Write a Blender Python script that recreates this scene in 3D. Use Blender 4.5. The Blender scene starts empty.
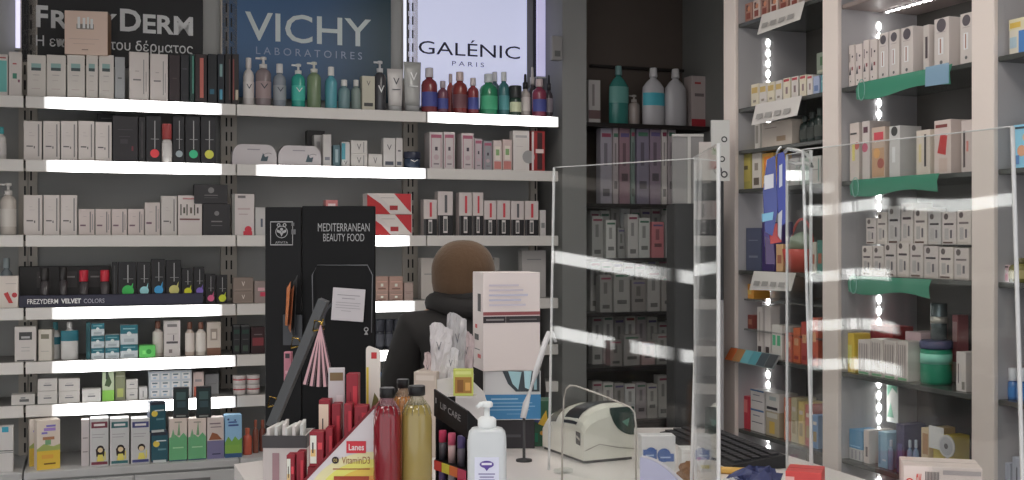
import bpy, bmesh, math, random
from mathutils import Vector, Matrix
random.seed(7)
SC = bpy.context.scene
COL = SC.collection
F = 1150.0
CAMZ = 1.6
K = 1.5

# ---------------------------------------------------------------- materials
def lin(c):
    c = c / 255.0
    return c / 12.92 if c <= 0.04045 else ((c + 0.055) / 1.055) ** 2.4
_mats = {}
def mat(rgb, rough=0.5, metal=0.0, alpha=1.0, em=0.0, k=None, spec=0.4, noise=0.0, trans=0.0):
    key = (tuple(rgb), rough, metal, alpha, em, k, spec, noise, trans)
    if key in _mats: return _mats[key]
    m = bpy.data.materials.new('surface_%d_%d_%d' % tuple(int(v) for v in rgb))
    m.use_nodes = True
    nt = m.node_tree; b = nt.nodes['Principled BSDF']
    kk = K if k is None else k
    g_ = sum(rgb)/3; rgb = [g_+(v-g_)*.92 for v in rgb]
    c = [min(0.86, max(.004, lin(max(v, 0)) * kk)) for v in rgb] + [1]
    if em: c = [lin(v) for v in rgb] + [1]
    b.inputs['Base Color'].default_value = c
    b.inputs['Roughness'].default_value = rough
    b.inputs['Metallic'].default_value = metal
    b.inputs['Specular IOR Level'].default_value = spec
    if trans: b.inputs['Transmission Weight'].default_value = trans
    if alpha < 1: b.inputs['Alpha'].default_value = alpha
    if em:
        b.inputs['Emission Color'].default_value = c
        b.inputs['Emission Strength'].default_value = em
    if noise:
        tc = nt.nodes.new('ShaderNodeTexCoord'); n = nt.nodes.new('ShaderNodeTexNoise'); r = nt.nodes.new('ShaderNodeMix')
        r.data_type = 'RGBA'; n.inputs['Scale'].default_value = 6
        nt.links.new(tc.outputs['Object'], n.inputs['Vector'])
        nt.links.new(n.outputs['Fac'], r.inputs[0])
        r.inputs[6].default_value = [v * (1 - noise) for v in c[:3]] + [1]
        r.inputs[7].default_value = [min(.9, v * (1 + noise)) for v in c[:3]] + [1]
        nt.links.new(r.outputs[2], b.inputs['Base Color'])
    _mats[key] = m
    return m
def acrylic(tint=(0.93, 0.95, 0.94), gl=1.0, name='clear_acrylic'):
    m = bpy.data.materials.new(name); m.use_nodes = True
    nt = m.node_tree; nt.nodes.clear()
    o = nt.nodes.new('ShaderNodeOutputMaterial'); mx = nt.nodes.new('ShaderNodeMixShader')
    t = nt.nodes.new('ShaderNodeBsdfTransparent'); t.inputs[0].default_value = (*tint, 1)
    g = nt.nodes.new('ShaderNodeBsdfGlossy'); g.inputs['Roughness'].default_value = 0.03
    g.inputs[0].default_value = (gl, gl, gl, 1)
    f = nt.nodes.new('ShaderNodeFresnel')      # 1.5 seen from either side of the sheet
    ge = nt.nodes.new('ShaderNodeNewGeometry'); ma = nt.nodes.new('ShaderNodeMath'); ma.operation = 'MULTIPLY_ADD'
    ma.inputs[1].default_value = 1/1.5-1.5; ma.inputs[2].default_value = 1.5
    nt.links.new(ge.outputs['Backfacing'], ma.inputs[0]); nt.links.new(ma.outputs[0], f.inputs[0])
    nt.links.new(f.outputs[0], mx.inputs[0]); nt.links.new(t.outputs[0], mx.inputs[1])
    nt.links.new(g.outputs[0], mx.inputs[2]); nt.links.new(mx.outputs[0], o.inputs[0])
    return m
def frosted(rgb, fac):
    m = bpy.data.materials.new('clear_plastic'); m.use_nodes = True
    nt = m.node_tree; b = nt.nodes['Principled BSDF']
    b.inputs['Base Color'].default_value = [lin(v) * 1.2 for v in rgb] + [1]
    b.inputs['Alpha'].default_value = fac
    b.inputs['Roughness'].default_value = .12
    return m
def led_mat(axis_len, strength, ramp=0.12, col=(1, .99, .97)):
    """LED tube behind a diffuser: bright over its length, fading past the ends of the tube."""
    m = bpy.data.materials.new('lit_diffuser'); m.use_nodes = True
    nt = m.node_tree; b = nt.nodes['Principled BSDF']
    b.inputs['Base Color'].default_value = (.8, .8, .8, 1)
    b.inputs['Emission Color'].default_value = (*col, 1)
    tc = nt.nodes.new('ShaderNodeTexCoord'); sp = nt.nodes.new('ShaderNodeSeparateXYZ')
    nt.links.new(tc.outputs['Generated'], sp.inputs[0])
    r = nt.nodes.new('ShaderNodeValToRGB'); e = r.color_ramp.elements
    e[0].position = 0; e[0].color = (.06, .06, .06, 1)
    e[1].position = 1; e[1].color = (.06, .06, .06, 1)
    a = e.new(ramp); a.color = (1, 1, 1, 1)
    c = e.new(1 - ramp); c.color = (1, 1, 1, 1)
    nt.links.new(sp.outputs[0], r.inputs[0])
    mm = nt.nodes.new('ShaderNodeMath'); mm.operation = 'MULTIPLY'; mm.inputs[1].default_value = strength
    nt.links.new(r.outputs[0], mm.inputs[0]); nt.links.new(mm.outputs[0], b.inputs['Emission Strength'])
    return m

# ---------------------------------------------------------------- mesh builder
_text = {}
def text_geo(s, weight=0.0):
    if (s, weight) in _text: return _text[(s, weight)]
    c = bpy.data.curves.new('t', 'FONT'); c.body = s; c.offset = weight; c.resolution_u = 3
    o = bpy.data.objects.new('t', c); COL.objects.link(o)
    me = o.evaluated_get(bpy.context.evaluated_depsgraph_get()).to_mesh()
    vs = [v.co[:2] for v in me.vertices]; fs = [tuple(p.vertices) for p in me.polygons]
    x0 = min(v[0] for v in vs); x1 = max(v[0] for v in vs); z0 = min(v[1] for v in vs); z1 = max(v[1] for v in vs)
    vs = [((v[0] - x0) / (x1 - x0), (v[1] - z0) / (z1 - z0)) for v in vs]
    o.evaluated_get(bpy.context.evaluated_depsgraph_get()).to_mesh_clear()
    bpy.data.objects.remove(o); bpy.data.curves.remove(c)
    _text[(s, weight)] = (vs, fs, (x1 - x0) / (z1 - z0))
    return _text[(s, weight)]
class MB:
    def __init__(s): s.v = []; s.f = []; s.mi = []; s.sm = []; s.mats = []
    def _m(s, m):
        if m not in s.mats: s.mats.append(m)
        return s.mats.index(m)
    def add(s, vs, fs, m, smooth=False, M=None):
        o = len(s.v); i = s._m(m)
        s.v += [tuple(M @ Vector(v)) if M else tuple(v) for v in vs]
        for f in fs: s.f.append(tuple(o + k for k in f)); s.mi.append(i); s.sm.append(smooth)
        return s
    def box(s, x0, x1, y0, y1, z0, z1, m, b=0.0, M=None):
        b = min(b, abs(x1-x0)*.3, abs(y1-y0)*.3, abs(z1-z0)*.3)
        if b <= 0:
            vs = [(x, y, z) for x in (x0, x1) for y in (y0, y1) for z in (z0, z1)]
            fs = [(0, 1, 3, 2), (4, 6, 7, 5), (0, 4, 5, 1), (2, 3, 7, 6), (0, 2, 6, 4), (1, 5, 7, 3)]
            return s.add(vs, fs, m, M=M)
        X = (x0, x1); Y = (y0, y1); Z = (z0, z1); vs = []; idx = {}
        sg = (1, -1)
        for i in (0, 1):
            for j in (0, 1):
                for k in (0, 1):
                    for a in range(3):
                        p = [X[i] + sg[i]*b, Y[j] + sg[j]*b, Z[k] + sg[k]*b]
                        p[a] = (X[i], Y[j], Z[k])[a]
                        idx[(i, j, k, a)] = len(vs); vs.append(p)
        fs = []
        for a in range(3):
            o1, o2 = [q for q in range(3) if q != a]
            for e in (0, 1):
                def g(p, q):
                    t = [0, 0, 0]; t[a] = e; t[o1] = p; t[o2] = q; return idx[(*t, a)]
                fs.append((g(0, 0), g(1, 0), g(1, 1), g(0, 1)))
        for a in range(3):
            o1, o2 = [q for q in range(3) if q != a]
            for p in (0, 1):
                for q in (0, 1):
                    t0 = [0, 0, 0]; t0[o1] = p; t0[o2] = q; t1 = list(t0); t1[a] = 1
                    fs.append((idx[(*t0, o1)], idx[(*t1, o1)], idx[(*t1, o2)], idx[(*t0, o2)]))
        for i in (0, 1):
            for j in (0, 1):
                for k in (0, 1): fs.append(tuple(idx[(i, j, k, a)] for a in range(3)))
        return s.add(vs, fs, m, M=M)
    def quad(s, x0, x1, z0, z1, y, m, M=None):
        return s.add([(x0, y, z0), (x1, y, z0), (x1, y, z1), (x0, y, z1)], [(0, 1, 2, 3)], m, M=M)
    def poly(s, pts, y, m, M=None):
        return s.add([(p[0], y, p[1]) for p in pts], [tuple(range(len(pts)))], m, M=M)
    def disc(s, cx, cz, r, y, m, n=20, ry=None, M=None):
        ry = ry or r
        return s.poly([(cx + r*math.cos(2*math.pi*i/n), cz + ry*math.sin(2*math.pi*i/n)) for i in range(n)], y, m, M=M)
    def ring(s, cx, cz, r0, r1, y, m, n=24, M=None, a0=0, a1=2*math.pi):
        vs = []; fs = []
        for i in range(n+1):
            a = a0 + (a1-a0)*i/n
            vs += [(cx+r0*math.cos(a), y, cz+r0*math.sin(a)), (cx+r1*math.cos(a), y, cz+r1*math.sin(a))]
        for i in range(n): fs.append((2*i, 2*i+1, 2*i+3, 2*i+2))
        return s.add(vs, fs, m, M=M)
    def text(s, t, x0, x1, z0, z1, y, m, weight=0.0, M=None):
        vs, fs, _ = text_geo(t, weight)
        return s.add([(x0+(x1-x0)*a, y, z0+(z1-z0)*b) for a, b in vs], fs, m, M=M)
    def prism(s, pts, y0, y1, m, M=None, smooth=False):
        """outline in x,z extruded in y"""
        n = len(pts)
        vs = [(p[0], y0, p[1]) for p in pts] + [(p[0], y1, p[1]) for p in pts]
        fs = [tuple(range(n)), tuple(range(2*n-1, n-1, -1))] + [(i, i+n, (i+1) % n+n, (i+1) % n) for i in range(n)]
        return s.add(vs, fs, m, smooth=False, M=M)
    def lathe(s, prof, m, cx=0, cy=0, seg=20, ey=1.0, M=None, smooth=True):
        vs = []; fs = []
        for r, z in prof:
            for i in range(seg):
                a = 2*math.pi*i/seg; vs.append((cx+r*math.cos(a), cy+r*ey*math.sin(a), z))
        for j in range(len(prof)-1):
            for i in range(seg):
                k = (i+1) % seg
                fs.append((j*seg+i, j*seg+k, (j+1)*seg+k, (j+1)*seg+i))
        fs.append(tuple(range(seg-1, -1, -1))); fs.append(tuple((len(prof)-1)*seg+i for i in range(seg)))
        s.add(vs, fs, m, smooth=smooth, M=M); s.sm[-1] = False; s.sm[-2] = False
        return s
    def tube(s, pts, r, m, seg=8, closed=False):
        pts = [Vector(p) for p in pts]; n = len(pts); vs = []; fs = []
        rr = r if isinstance(r, (list, tuple)) else [r]*n
        for i, p in enumerate(pts):
            d = (pts[min(i+1, n-1)] - pts[max(i-1, 0)]).normalized()
            up = Vector((0, 0, 1)) if abs(d.z) < .9 else Vector((1, 0, 0))
            a = d.cross(up).normalized(); b = d.cross(a).normalized()
            for k in range(seg):
                t = 2*math.pi*k/seg; vs.append(p + (a*math.cos(t) + b*math.sin(t))*rr[i])
        for i in range(n-1):
            for k in range(seg):
                q = (k+1) % seg; fs.append((i*seg+k, i*seg+q, (i+1)*seg+q, (i+1)*seg+k))
        fs.append(tuple(range(seg-1, -1, -1))); fs.append(tuple((n-1)*seg+k for k in range(seg)))
        return s.add(vs, fs, m, smooth=True)
    def build(s, name, parent=None, loc=(0, 0, 0), rz=0.0, kind=None, tilt=None):
        me = bpy.data.meshes.new(name); me.from_pydata(s.v, [], s.f)
        for m in s.mats: me.materials.append(m)
        me.polygons.foreach_set('material_index', s.mi); me.polygons.foreach_set('use_smooth', s.sm)
        me.update()
        bm = bmesh.new(); bm.from_mesh(me)
        seen = set(); solid = []
        for f0 in bm.faces:
            if f0 in seen: continue
            isl = [f0]; seen.add(f0); st = [f0]; closed = True
            while st:
                f = st.pop()
                for e in f.edges:
                    if not e.is_manifold: closed = False
                    for g in e.link_faces:
                        if g not in seen: seen.add(g); isl.append(g); st.append(g)
            if closed: solid += isl
        bmesh.ops.recalc_face_normals(bm, faces=solid); bm.to_mesh(me); bm.free()
        o = bpy.data.objects.new(name, me); COL.objects.link(o)
        o.location = loc; o.rotation_euler = (0, 0, rz) if tilt is None else (tilt[0], tilt[1], rz)
        if parent: o.parent = parent
        if kind: o['kind'] = kind
        return o
LABELS = {}
def tag(o, label, cat, group=None, kind=None):
    n = len(label.split())
    if not 4 <= n <= 16: print('LABEL LEN', n, label)
    if label in LABELS: print('LABEL DUP', label)
    LABELS[label] = 1
    o['label'] = label; o['category'] = cat
    if group: o['group'] = group
    if kind: o['kind'] = kind
    return o
def empty(name, loc=(0, 0, 0), rz=0.0):
    o = bpy.data.objects.new(name, None); COL.objects.link(o); o.location = loc; o.rotation_euler = (0, 0, rz)
    o.empty_display_size = .05
    return o

# ---------------------------------------------------------------- frames: a vertical plane in the room with a run and a depth
class Fr:
    def __init__(s, o, a):
        s.o = o; l = math.hypot(*a); s.a = (a[0]/l, a[1]/l); s.n = (-s.a[1], s.a[0]); s.rz = math.atan2(s.a[1], s.a[0])
    def pt(s, t, off=0.0, z=0.0):
        return (s.o[0]+s.a[0]*t+s.n[0]*off, s.o[1]+s.a[1]*t+s.n[1]*off, z)
    def s(s, px, off=0.0):
        u = (px-512)/F; bx = s.o[0]+off*s.n[0]; by = s.o[1]+off*s.n[1]
        return (u*by-bx)/(s.a[0]-u*s.a[1])
    def z(s, py, t, off=0.0): return CAMZ+(240-py)*s.pt(t, off)[1]/F
    def yz(s, py, px, off=0.0): return s.z(py, s.s(px, off), off)
A = Fr((-2.202, 5.2), (.9386, .345))
B = Fr((1.037, 5.4), (.345, -.9386))
def FF(Y, ang=0.0, px=None):
    """a frame facing the room's front at distance Y; ang turns it about its own point under px"""
    if px is None: return Fr((0, Y), (1, 0))
    X = (px-512)/F*Y
    return Fr((X, Y), (math.cos(math.radians(ang)), math.sin(math.radians(ang))))

# ---------------------------------------------------------------- goods
WORDS = ['', 'one', 'two', 'three', 'four', 'five', 'six', 'seven', 'eight', 'nine', 'ten', 'eleven', 'twelve']
ORD = ['', 'first', 'second', 'third', 'fourth', 'fifth', 'sixth', 'seventh', 'eighth', 'ninth', 'tenth', 'eleventh']
def pos(i, n):
    if n == 2: return ['left of two', 'right of two'][i]
    if i == 0: return 'leftmost of %s' % WORDS[n]
    if i == n-1: return 'rightmost of %s' % WORDS[n]
    return '%s from left of %s' % (ORD[i+1], WORDS[n])
WH = (186, 178, 174)
def put_prints(mb, prints, w, h, y):
    e = 0
    for p in prints:
        e += 1; yy = y-0.0006-0.00025*e
        if p[0] == 'T':
            _, u0, u1, v0, v1, t, c = p
            mb.text(t, -w/2+u0*w, -w/2+u1*w, v0*h, v1*h, yy, mat(c))
        elif p[0] == 'O':
            _, u, v, r, c = p
            mb.disc(-w/2+u*w, v*h, r*w, yy, mat(c), n=18)
        elif p[0] == 'P':
            _, pts, c = p
            mb.poly([(-w/2+u*w, v*h) for u, v in pts], yy, mat(c))
        else:
            u0, u1, v0, v1, c = p
            mb.quad(-w/2+u0*w, -w/2+u1*w, v0*h, v1*h, yy, mat(c))
def box_item(fr, x0, x1, ytop, zb, col, prints, label, cat='box', group=None, off=.03, depth=.06, name='carton', turn=0, side=None, ybase=None, gap=.0008, h=None):
    s0, s1 = fr.s(x0, off), fr.s(x1, off)
    if s0 > s1: s0, s1 = s1, s0
    w = s1-s0-2*gap; sm = (s0+s1)/2
    if ybase is not None: zb = fr.z(ybase, sm, off)
    if h is None: h = fr.z(ytop, sm, off)-zb
    mb = MB(); m = mat(col, rough=.45)
    mb.box(-w/2, w/2, 0, depth, 0, h, m, b=.0012)
    # folded top flap line and side print
    mb.box(-w/2+.001, w/2-.001, depth*.5, depth*.5+.0012, h-.0002, h+.0004, mat(tuple(v*.8 for v in col)))
    put_prints(mb, prints, w, h, 0)
    if side:
        for (u0, u1, v0, v1, c) in side:
            mb.add([(w/2+.0005, u0*depth, v0*h), (w/2+.0005, u1*depth, v0*h), (w/2+.0005, u1*depth, v1*h), (w/2+.0005, u0*depth, v1*h)], [(0, 1, 2, 3)], mat(c))
    o = mb.build(name, loc=fr.pt(sm, off, zb), rz=fr.rz+math.radians(turn))
    if label: tag(o, label, cat, group)
    return o
def row(fr, edges, zb, col, prints, desc, group, cat='box', **k):
    """a counted row of like packs: EDGES (x0, x1, ytop); DESC reads after «leftmost of five»"""
    for i, (x0, x1, yt) in enumerate(edges):
        p = prints(i) if callable(prints) else prints
        c = col[i] if isinstance(col, list) else col
        box_item(fr, x0, x1, yt, zb, c, p, pos(i, len(edges))+' '+desc, cat, group, **k)
def bottle(fr, x0, x1, ytop, zb, kind, body, cap, label, lab=None, cat='bottle', group=None, off=.06, band=None, name=None, h=None, text=None, ptext=(60, 60, 70)):
    s0, s1 = fr.s(x0, off), fr.s(x1, off)
    if s0 > s1: s0, s1 = s1, s0
    r = (s1-s0)/2; sm = (s0+s1)/2
    if h is None: h = fr.z(ytop, sm, off)-zb
    nm = name or {'pump': 'pump_bottle', 'tube': 'cosmetic_tube', 'jar': 'cosmetic_jar', 'mouth': 'mouthwash_bottle'}.get(kind, 'bottle')
    root = empty(nm, fr.pt(sm, off, zb), fr.rz); root.location.z = zb
    bmat = mat(body, rough=.22, spec=.6); cm = mat(cap, rough=.35)
    ey = 1.0
    if kind == 'tube':
        ch = h*.14; mb = MB(); seg = 20; vs = []; fs = []
        rows = 7
        for j in range(rows):
            t = j/(rows-1); z = ch+(h-ch)*t; ry = r*.62*(1-t)**.7+.0015; rx = r*(.86+.14*t)
            for i in range(seg):
                a = 2*math.pi*i/seg; vs.append((rx*math.cos(a), ry*math.sin(a), z))
        for j in range(rows-1):
            for i in range(seg):
                q = (i+1) % seg; fs.append((j*seg+i, j*seg+q, (j+1)*seg+q, (j+1)*seg+i))
        fs.append(tuple(range(seg))); fs.append(tuple((rows-1)*seg+i for i in range(seg)))
        mb.add(vs, fs, bmat, smooth=True)
        if text: mb.text(text, -r*.4, r*.4, h*.62, h*.78, -r*.66, mat(ptext))
        mb.quad(-r*.5, r*.5, h*.5, h*.52, -r*.66, mat(ptext))
        mb.build('tube_body', root)
        MB().lathe([(r*.8, 0), (r*.82, ch*.9), (r*.78, ch)], cm, ey=.7).build('cap', root)
    else:
        prof = {
            'round': [(r*.93, 0), (r, h*.02), (r, h*.62), (r*.85, h*.7), (r*.42, h*.76), (r*.4, h*.8)],
            'dropper': [(r*.93, 0), (r, h*.02), (r, h*.52), (r*.8, h*.58), (r*.45, h*.62), (r*.4, h*.66)],
            'pump': [(r*.93, 0), (r, h*.02), (r, h*.66), (r*.8, h*.72), (r*.4, h*.76), (r*.38, h*.79)],
            'mouth': [(r*.9, 0), (r, h*.02), (r*1.0, h*.5), (r*.96, h*.66), (r*.6, h*.76), (r*.3, h*.81), (r*.28, h*.85)],
            'jar': [(r*.9, 0), (r, h*.05), (r, h*.55), (r*.9, h*.6)],
            'stick': [(r*.95, 0), (r, h*.03), (r, h*.55), (r*.8, h*.56), (r*.8, h*.6)],
        }[kind]
        if kind == 'mouth': ey = .6
        mb = MB().lathe(prof, bmat, ey=ey)
        mb.build('bottle_body', root)
        c = MB()
        if kind == 'pump':
            c.lathe([(r*.5, h*.77), (r*.5, h*.85), (r*.18, h*.86), (r*.16, h*.94), (r*.42, h*.945), (r*.42, h*.99), (r*.3, h)], cm)
            c.box(-r*1.0, 0, -r*.16, r*.16, h*.95, h*.985, cm, b=.001)
            c.build('pump_head', root)
        elif kind in ('round',): c.lathe([(r*.5, h*.79), (r*.52, h*.8), (r*.5, h*.99), (r*.46, h)], cm).build('cap', root)
        elif kind == 'dropper': c.lathe([(r*.52, h*.65), (r*.52, h*.8), (r*.3, h*.81), (r*.26, h*.97), (r*.15, h)], cm).build('dropper_cap', root)
        elif kind == 'mouth': c.lathe([(r*.33, h*.84), (r*.35, h*.86), (r*.3, h*.99), (r*.26, h)], cm).build('cap', root)
        elif kind == 'jar': c.lathe([(r*1.02, h*.6), (r*1.04, h*.62), (r*1.04, h*.97), (r*.98, h)], cm).build('lid', root)
        elif kind == 'stick': c.lathe([(r*.92, h*.6), (r*.95, h*.61), (r*.95, h*.98), (r*.85, h)], cm).build('cap', root)
        if lab:
            zz = band or (.16, .5)
            lm = mat(lab, rough=.5); seg = 14; vs = []; fs = []
            R = r*1.015+.0004
            for i in range(seg+1):
                a = math.pi*(1.06+.88*i/seg)
                for z in zz: vs.append((R*math.cos(a), R*ey*math.sin(a), z*h))
            for i in range(seg): fs.append((2*i, 2*i+2, 2*i+3, 2*i+1))
            lb = MB().add(vs, fs, lm, smooth=True)
            if text: lb.text(text, -r*.5, r*.5, h*(zz[0]+(zz[1]-zz[0])*.55), h*(zz[0]+(zz[1]-zz[0])*.85), -R*ey-.0008, mat(ptext))
            lb.build('product_label', root)
        elif text:
            MB().text(text, -r*.5, r*.5, h*.36, h*.5, -r*ey*1.03, mat(ptext)).build('product_label', root)
    tag(root, label, cat, group)
    return root
# ================================================================ the room
def structure(mb, name): return mb.build(name, kind='structure')
grey_wall = mat((112, 112, 110), rough=.8, noise=.05, k=1.2)
floor_m = mat((120, 116, 112), rough=.35, noise=.08, k=1.2)
nt = floor_m.node_tree
mb = MB(); mb.box(-4.6, 5.2, -1.5, 8.0, -.06, 0, floor_m); structure(mb, 'floor')
mb = MB(); mb.box(-4.6, 5.2, -1.5, 8.0, 3.1, 3.16, mat((150, 148, 145), rough=.9, noise=.03)); structure(mb, 'ceiling')
def wall_run(fr, s0, s1, o0, o1, z0, z1, m, name):
    mb = MB(); mb.box(s0, s1, o0, o1, z0, z1, m)
    o = mb.build(name, loc=fr.pt(0, 0, 0), rz=fr.rz, kind='structure'); return o
wall_run(A, -.9, 5.3, .47, .55, 0, 3.1, grey_wall, 'wall_back')
wall_run(B, -1.35, 4.6, .47, .55, 0, 3.1, grey_wall, 'wall_right')
C = Fr(A.pt(-.5, -.02)[:2], (-.345, .9386))       # left-hand wall, its run goes away from the camera
wall_run(C, -3.6, .6, .40, .48, 0, 3.1, grey_wall, 'wall_left')
s_c0, s_c1 = A.s(549, 0), A.s(588, 0)
wall_run(A, 2.64, s_c1, .02, .46, 0, 3.1, mat((112, 112, 111), rough=.7, noise=.03, k=1.7), 'trim_1')

ZA = [2.251, 1.964, 1.623, 1.293, 1.048, .852]
ZBASE = .575
rail_m = mat((190, 186, 182), rough=.45)
shelf_m = mat((120, 119, 117), rough=.5)
back_m = mat((150, 150, 148), rough=.75, noise=.04, k=1.5)
LED = 6.0
def shelf_set(parent, w, zs, lits, depth=.33):
    for z, lit in zip(zs, lits):
        MB().box(.004, w-.004, .004, depth, z-.022, z, shelf_m).build('shelf', parent)
        r = MB().box(.003, w-.003, -.012, .004, z-.054, z, rail_m, b=.002).build('price_rail', parent)
        if lit:
            a, b = lit
            d = MB().box(a, b, -.0145, -.012, z-.053, z-.001, led_mat(b-a, LED, ramp=.14))
            d.build('light_diffuser', r)
def unit(fr, s0, s1, label, lits, zs=ZA, base=True, name='shelving_unit', upright=True, depth=.33):
    w = s1-s0; root = empty(name, fr.pt(s0, 0, 0), fr.rz); root.location.z = 0
    MB().box(0, w, depth, depth+.02, 0, 3.05, back_m).build('back_panel', root)
    if upright:
        for x in (0.0, w):
            m = MB().box(x-.04 if x else 0, x if x else .04, depth-.03, depth, .1, 3.05, mat((168, 160, 150), rough=.4))
            for k in range(38):
                zz = .3+k*.072
                xx = .008 if not x else w-.016
                m.box(xx, xx+.008, depth-.0308, depth-.0295, zz, zz+.045, mat((30, 28, 27)))
            m.build('upright', root)
    shelf_set(root, w, zs, lits, depth)
    if base:
        MB().box(.002, w-.002, -.15, depth, ZBASE-.035, ZBASE, mat((165, 165, 165), rough=.4), b=.003).build('base_top', root)
        d = MB().box(.002, w-.002, -.13, depth, .08, ZBASE-.035, mat((160, 160, 160), rough=.5)).build('base_cabinet', root)
        for k in range(2):
            x0 = .01+k*(w-.02)/2
            dr = MB().box(x0, x0+(w-.03)/2, -.148, -.13, .1, ZBASE-.045, mat((168, 168, 168), rough=.4), b=.003).build('drawer', root)
            MB().box(x0+.12, x0+(w-.03)/2-.12, -.158, -.148, ZBASE-.09, ZBASE-.075, mat((120, 120, 120), metal=.8)).build('handle', dr)
    tag(root, label, 'shelf')
    return root
def L(px0, px1, s0, w, off=-.014):
    return (max(.004, A.s(px0, off)-s0), min(w-.004, A.s(px1, off)-s0))
unit(A, -.5, -.003, 'narrow grey shelving bay at the far left corner', [None]*6)
w = .934
unit(A, 0, w, 'grey shelving bay with lit shelf edges under the dark skincare sign', [L(44, 222, 0, w), L(46, 222, 0, w), None, L(52, 222, 0, w), L(52, 236, 0, w), L(52, 236, 0, w)])
w = .946
unit(A, .934, .934+w, 'grey shelving bay with lit shelf edges under the blue sign', [None, L(256, 427, .934, w), L(280, 410, .934, w), L(270, 415, .934, w), L(270, 402, .934, w), None])
w = .726
unit(A, 1.88, 1.88+w, 'grey shelving bay with one lit top edge under the backlit white sign', [L(424, 562, 1.88, w), None, None, None, None, None])

# signs above the top shelf, fixed to the back panels
def sign(px0, px1, py1, zt, off, m, name, th=.02):
    s0, s1 = A.s(px0, off), A.s(px1, off); z0 = A.z(py1, s0, off)
    root = empty(name, A.pt(s0, off, z0), A.rz)
    MB().box(0, s1-s0, 0, th, 0, zt-z0, m, b=.002).build('sign_board', root)
    return root, s0, z0
def sign_text(root, s0, z0, off, px0, px1, pyt, pyb, t, m, weight=0.0, name='lettering'):
    """text whose left end spans rows pyt..pyb"""
    a, b = A.s(px0, off), A.s(px1, off)
    zt, zb = A.z(pyt, a, off), A.z(pyb, a, off)
    MB().text(t, a-s0, b-s0, zb-z0, zt-z0, -.0015, m, weight).build(name, root)
off = .30
white_p = mat((215, 216, 220), rough=.6, k=1.6)
r, s0, z0 = sign(21, 203, 62, 2.95, off, mat((44, 43, 45), rough=.5, k=1.0), 'brand_sign')
sign_text(r, s0, z0, off, 36, 48, 5, 27, 'F', white_p, .03)
sign_text(r, s0, z0, off, 51, 117, 10, 28, 'REZY', white_p, .03)
sign_text(r, s0, z0, off, 120, 141, 8.5, 31, 'D', white_p, .03)
sign_text(r, s0, z0, off, 143, 193, 14, 33, 'ERM', white_p, .03)
sign_text(r, s0, z0, off, 36, 193, 34.5, 48.5, 'Η επιστήμη του δέρματος', white_p, .008)
tag(r, 'dark skincare sign with large white lettering and a Greek line below', 'sign')
def glow_bar(px0, px1, off, py1, col, st, label):
    s0, s1 = A.s(px0, off), A.s(px1, off); z0 = A.z(py1, s0, off)
    m = bpy.data.materials.new('light_tube'); m.use_nodes = True; b = m.node_tree.nodes['Principled BSDF']
    b.inputs['Base Color'].default_value = (.7, .7, .75, 1); b.inputs['Emission Color'].default_value = (*[lin(c) for c in col], 1); b.inputs['Emission Strength'].default_value = st
    root = empty('light_tube', A.pt(s0, off, z0), A.rz)
    MB().box(.002, s1-s0-.002, .0, .02, .01, 2.93-z0, m, b=.003).build('diffuser', root)
    e = MB().box(0, s1-s0, -.002, .024, 0, .01, mat((150, 150, 150))); e.box(0, s1-s0, -.002, .024, 2.93-z0, 2.94-z0, mat((150, 150, 150))); e.build('end_cap', root)
    tag(root, label, 'light')
glow_bar(15, 20.5, .29, 50, (215, 212, 245), .95, 'upright light tube at the left end of the dark skincare sign')
glow_bar(403.5, 407, .29, 80, (225, 228, 245), .8, 'upright light tube at the left end of the backlit white sign')
glow_bar(537, 546, .24, 78, (160, 155, 195), .75, 'wider lilac light tube between the backlit sign and the grey column')
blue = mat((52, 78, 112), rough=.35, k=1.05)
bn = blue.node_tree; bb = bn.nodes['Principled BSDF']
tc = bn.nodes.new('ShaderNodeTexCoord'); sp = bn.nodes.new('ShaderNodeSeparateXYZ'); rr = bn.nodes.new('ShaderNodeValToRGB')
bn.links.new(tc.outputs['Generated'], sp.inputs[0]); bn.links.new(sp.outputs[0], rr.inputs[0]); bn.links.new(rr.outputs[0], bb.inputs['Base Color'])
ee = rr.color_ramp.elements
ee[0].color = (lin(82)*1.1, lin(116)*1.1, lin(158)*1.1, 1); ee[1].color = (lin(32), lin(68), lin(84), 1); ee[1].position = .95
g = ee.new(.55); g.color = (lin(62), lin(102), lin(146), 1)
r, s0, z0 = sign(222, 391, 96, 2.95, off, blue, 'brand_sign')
sign_text(r, s0, z0, off, 245, 371, 11, 40, 'VICHY', mat((190, 200, 222), k=1.5), .008)
sign_text(r, s0, z0, off, 256, 362, 46.5, 54, 'L A B O R A T O I R E S', mat((140, 155, 180), k=1.4), .0)
tag(r, 'blue laboratory brand sign with tall pale capital letters', 'sign')
bl = bpy.data.materials.new('backlit_panel'); bl.use_nodes = True; b_ = bl.node_tree.nodes['Principled BSDF']
b_.inputs['Base Color'].default_value = (.6, .62, .7, 1); b_.inputs['Emission Color'].default_value = (lin(188), lin(192), lin(222), 1); b_.inputs['Emission Strength'].default_value = .62
r, s0, z0 = sign(408, 527, 105, 2.93, off, bl, 'brand_sign')
navy = mat((40, 42, 66), k=.8)
sign_text(r, s0, z0, off, 418.5, 520, 37, 53.5, 'GALÉNIC', navy, .0)
sign_text(r, s0, z0, off, 452, 484, 61, 65.5, 'P A R I S', mat((90, 92, 120), k=.8), .0)
fm = mat((70, 70, 72), rough=.4)
m = MB(); w = A.s(527, off)-s0
m.box(-.012, 0, -.004, .03, -.01, 2.93-z0, fm); m.box(w, w+.035, -.004, .03, -.01, 2.93-z0, mat((96, 96, 96))); m.box(w+.035, w+.06, -.01, .03, -.01, 2.93-z0, mat((30, 30, 34)))
m.box(-.012, w+.035, -.004, .03, -.02, -.01, fm)
m.build('sign_frame', r)
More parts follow.
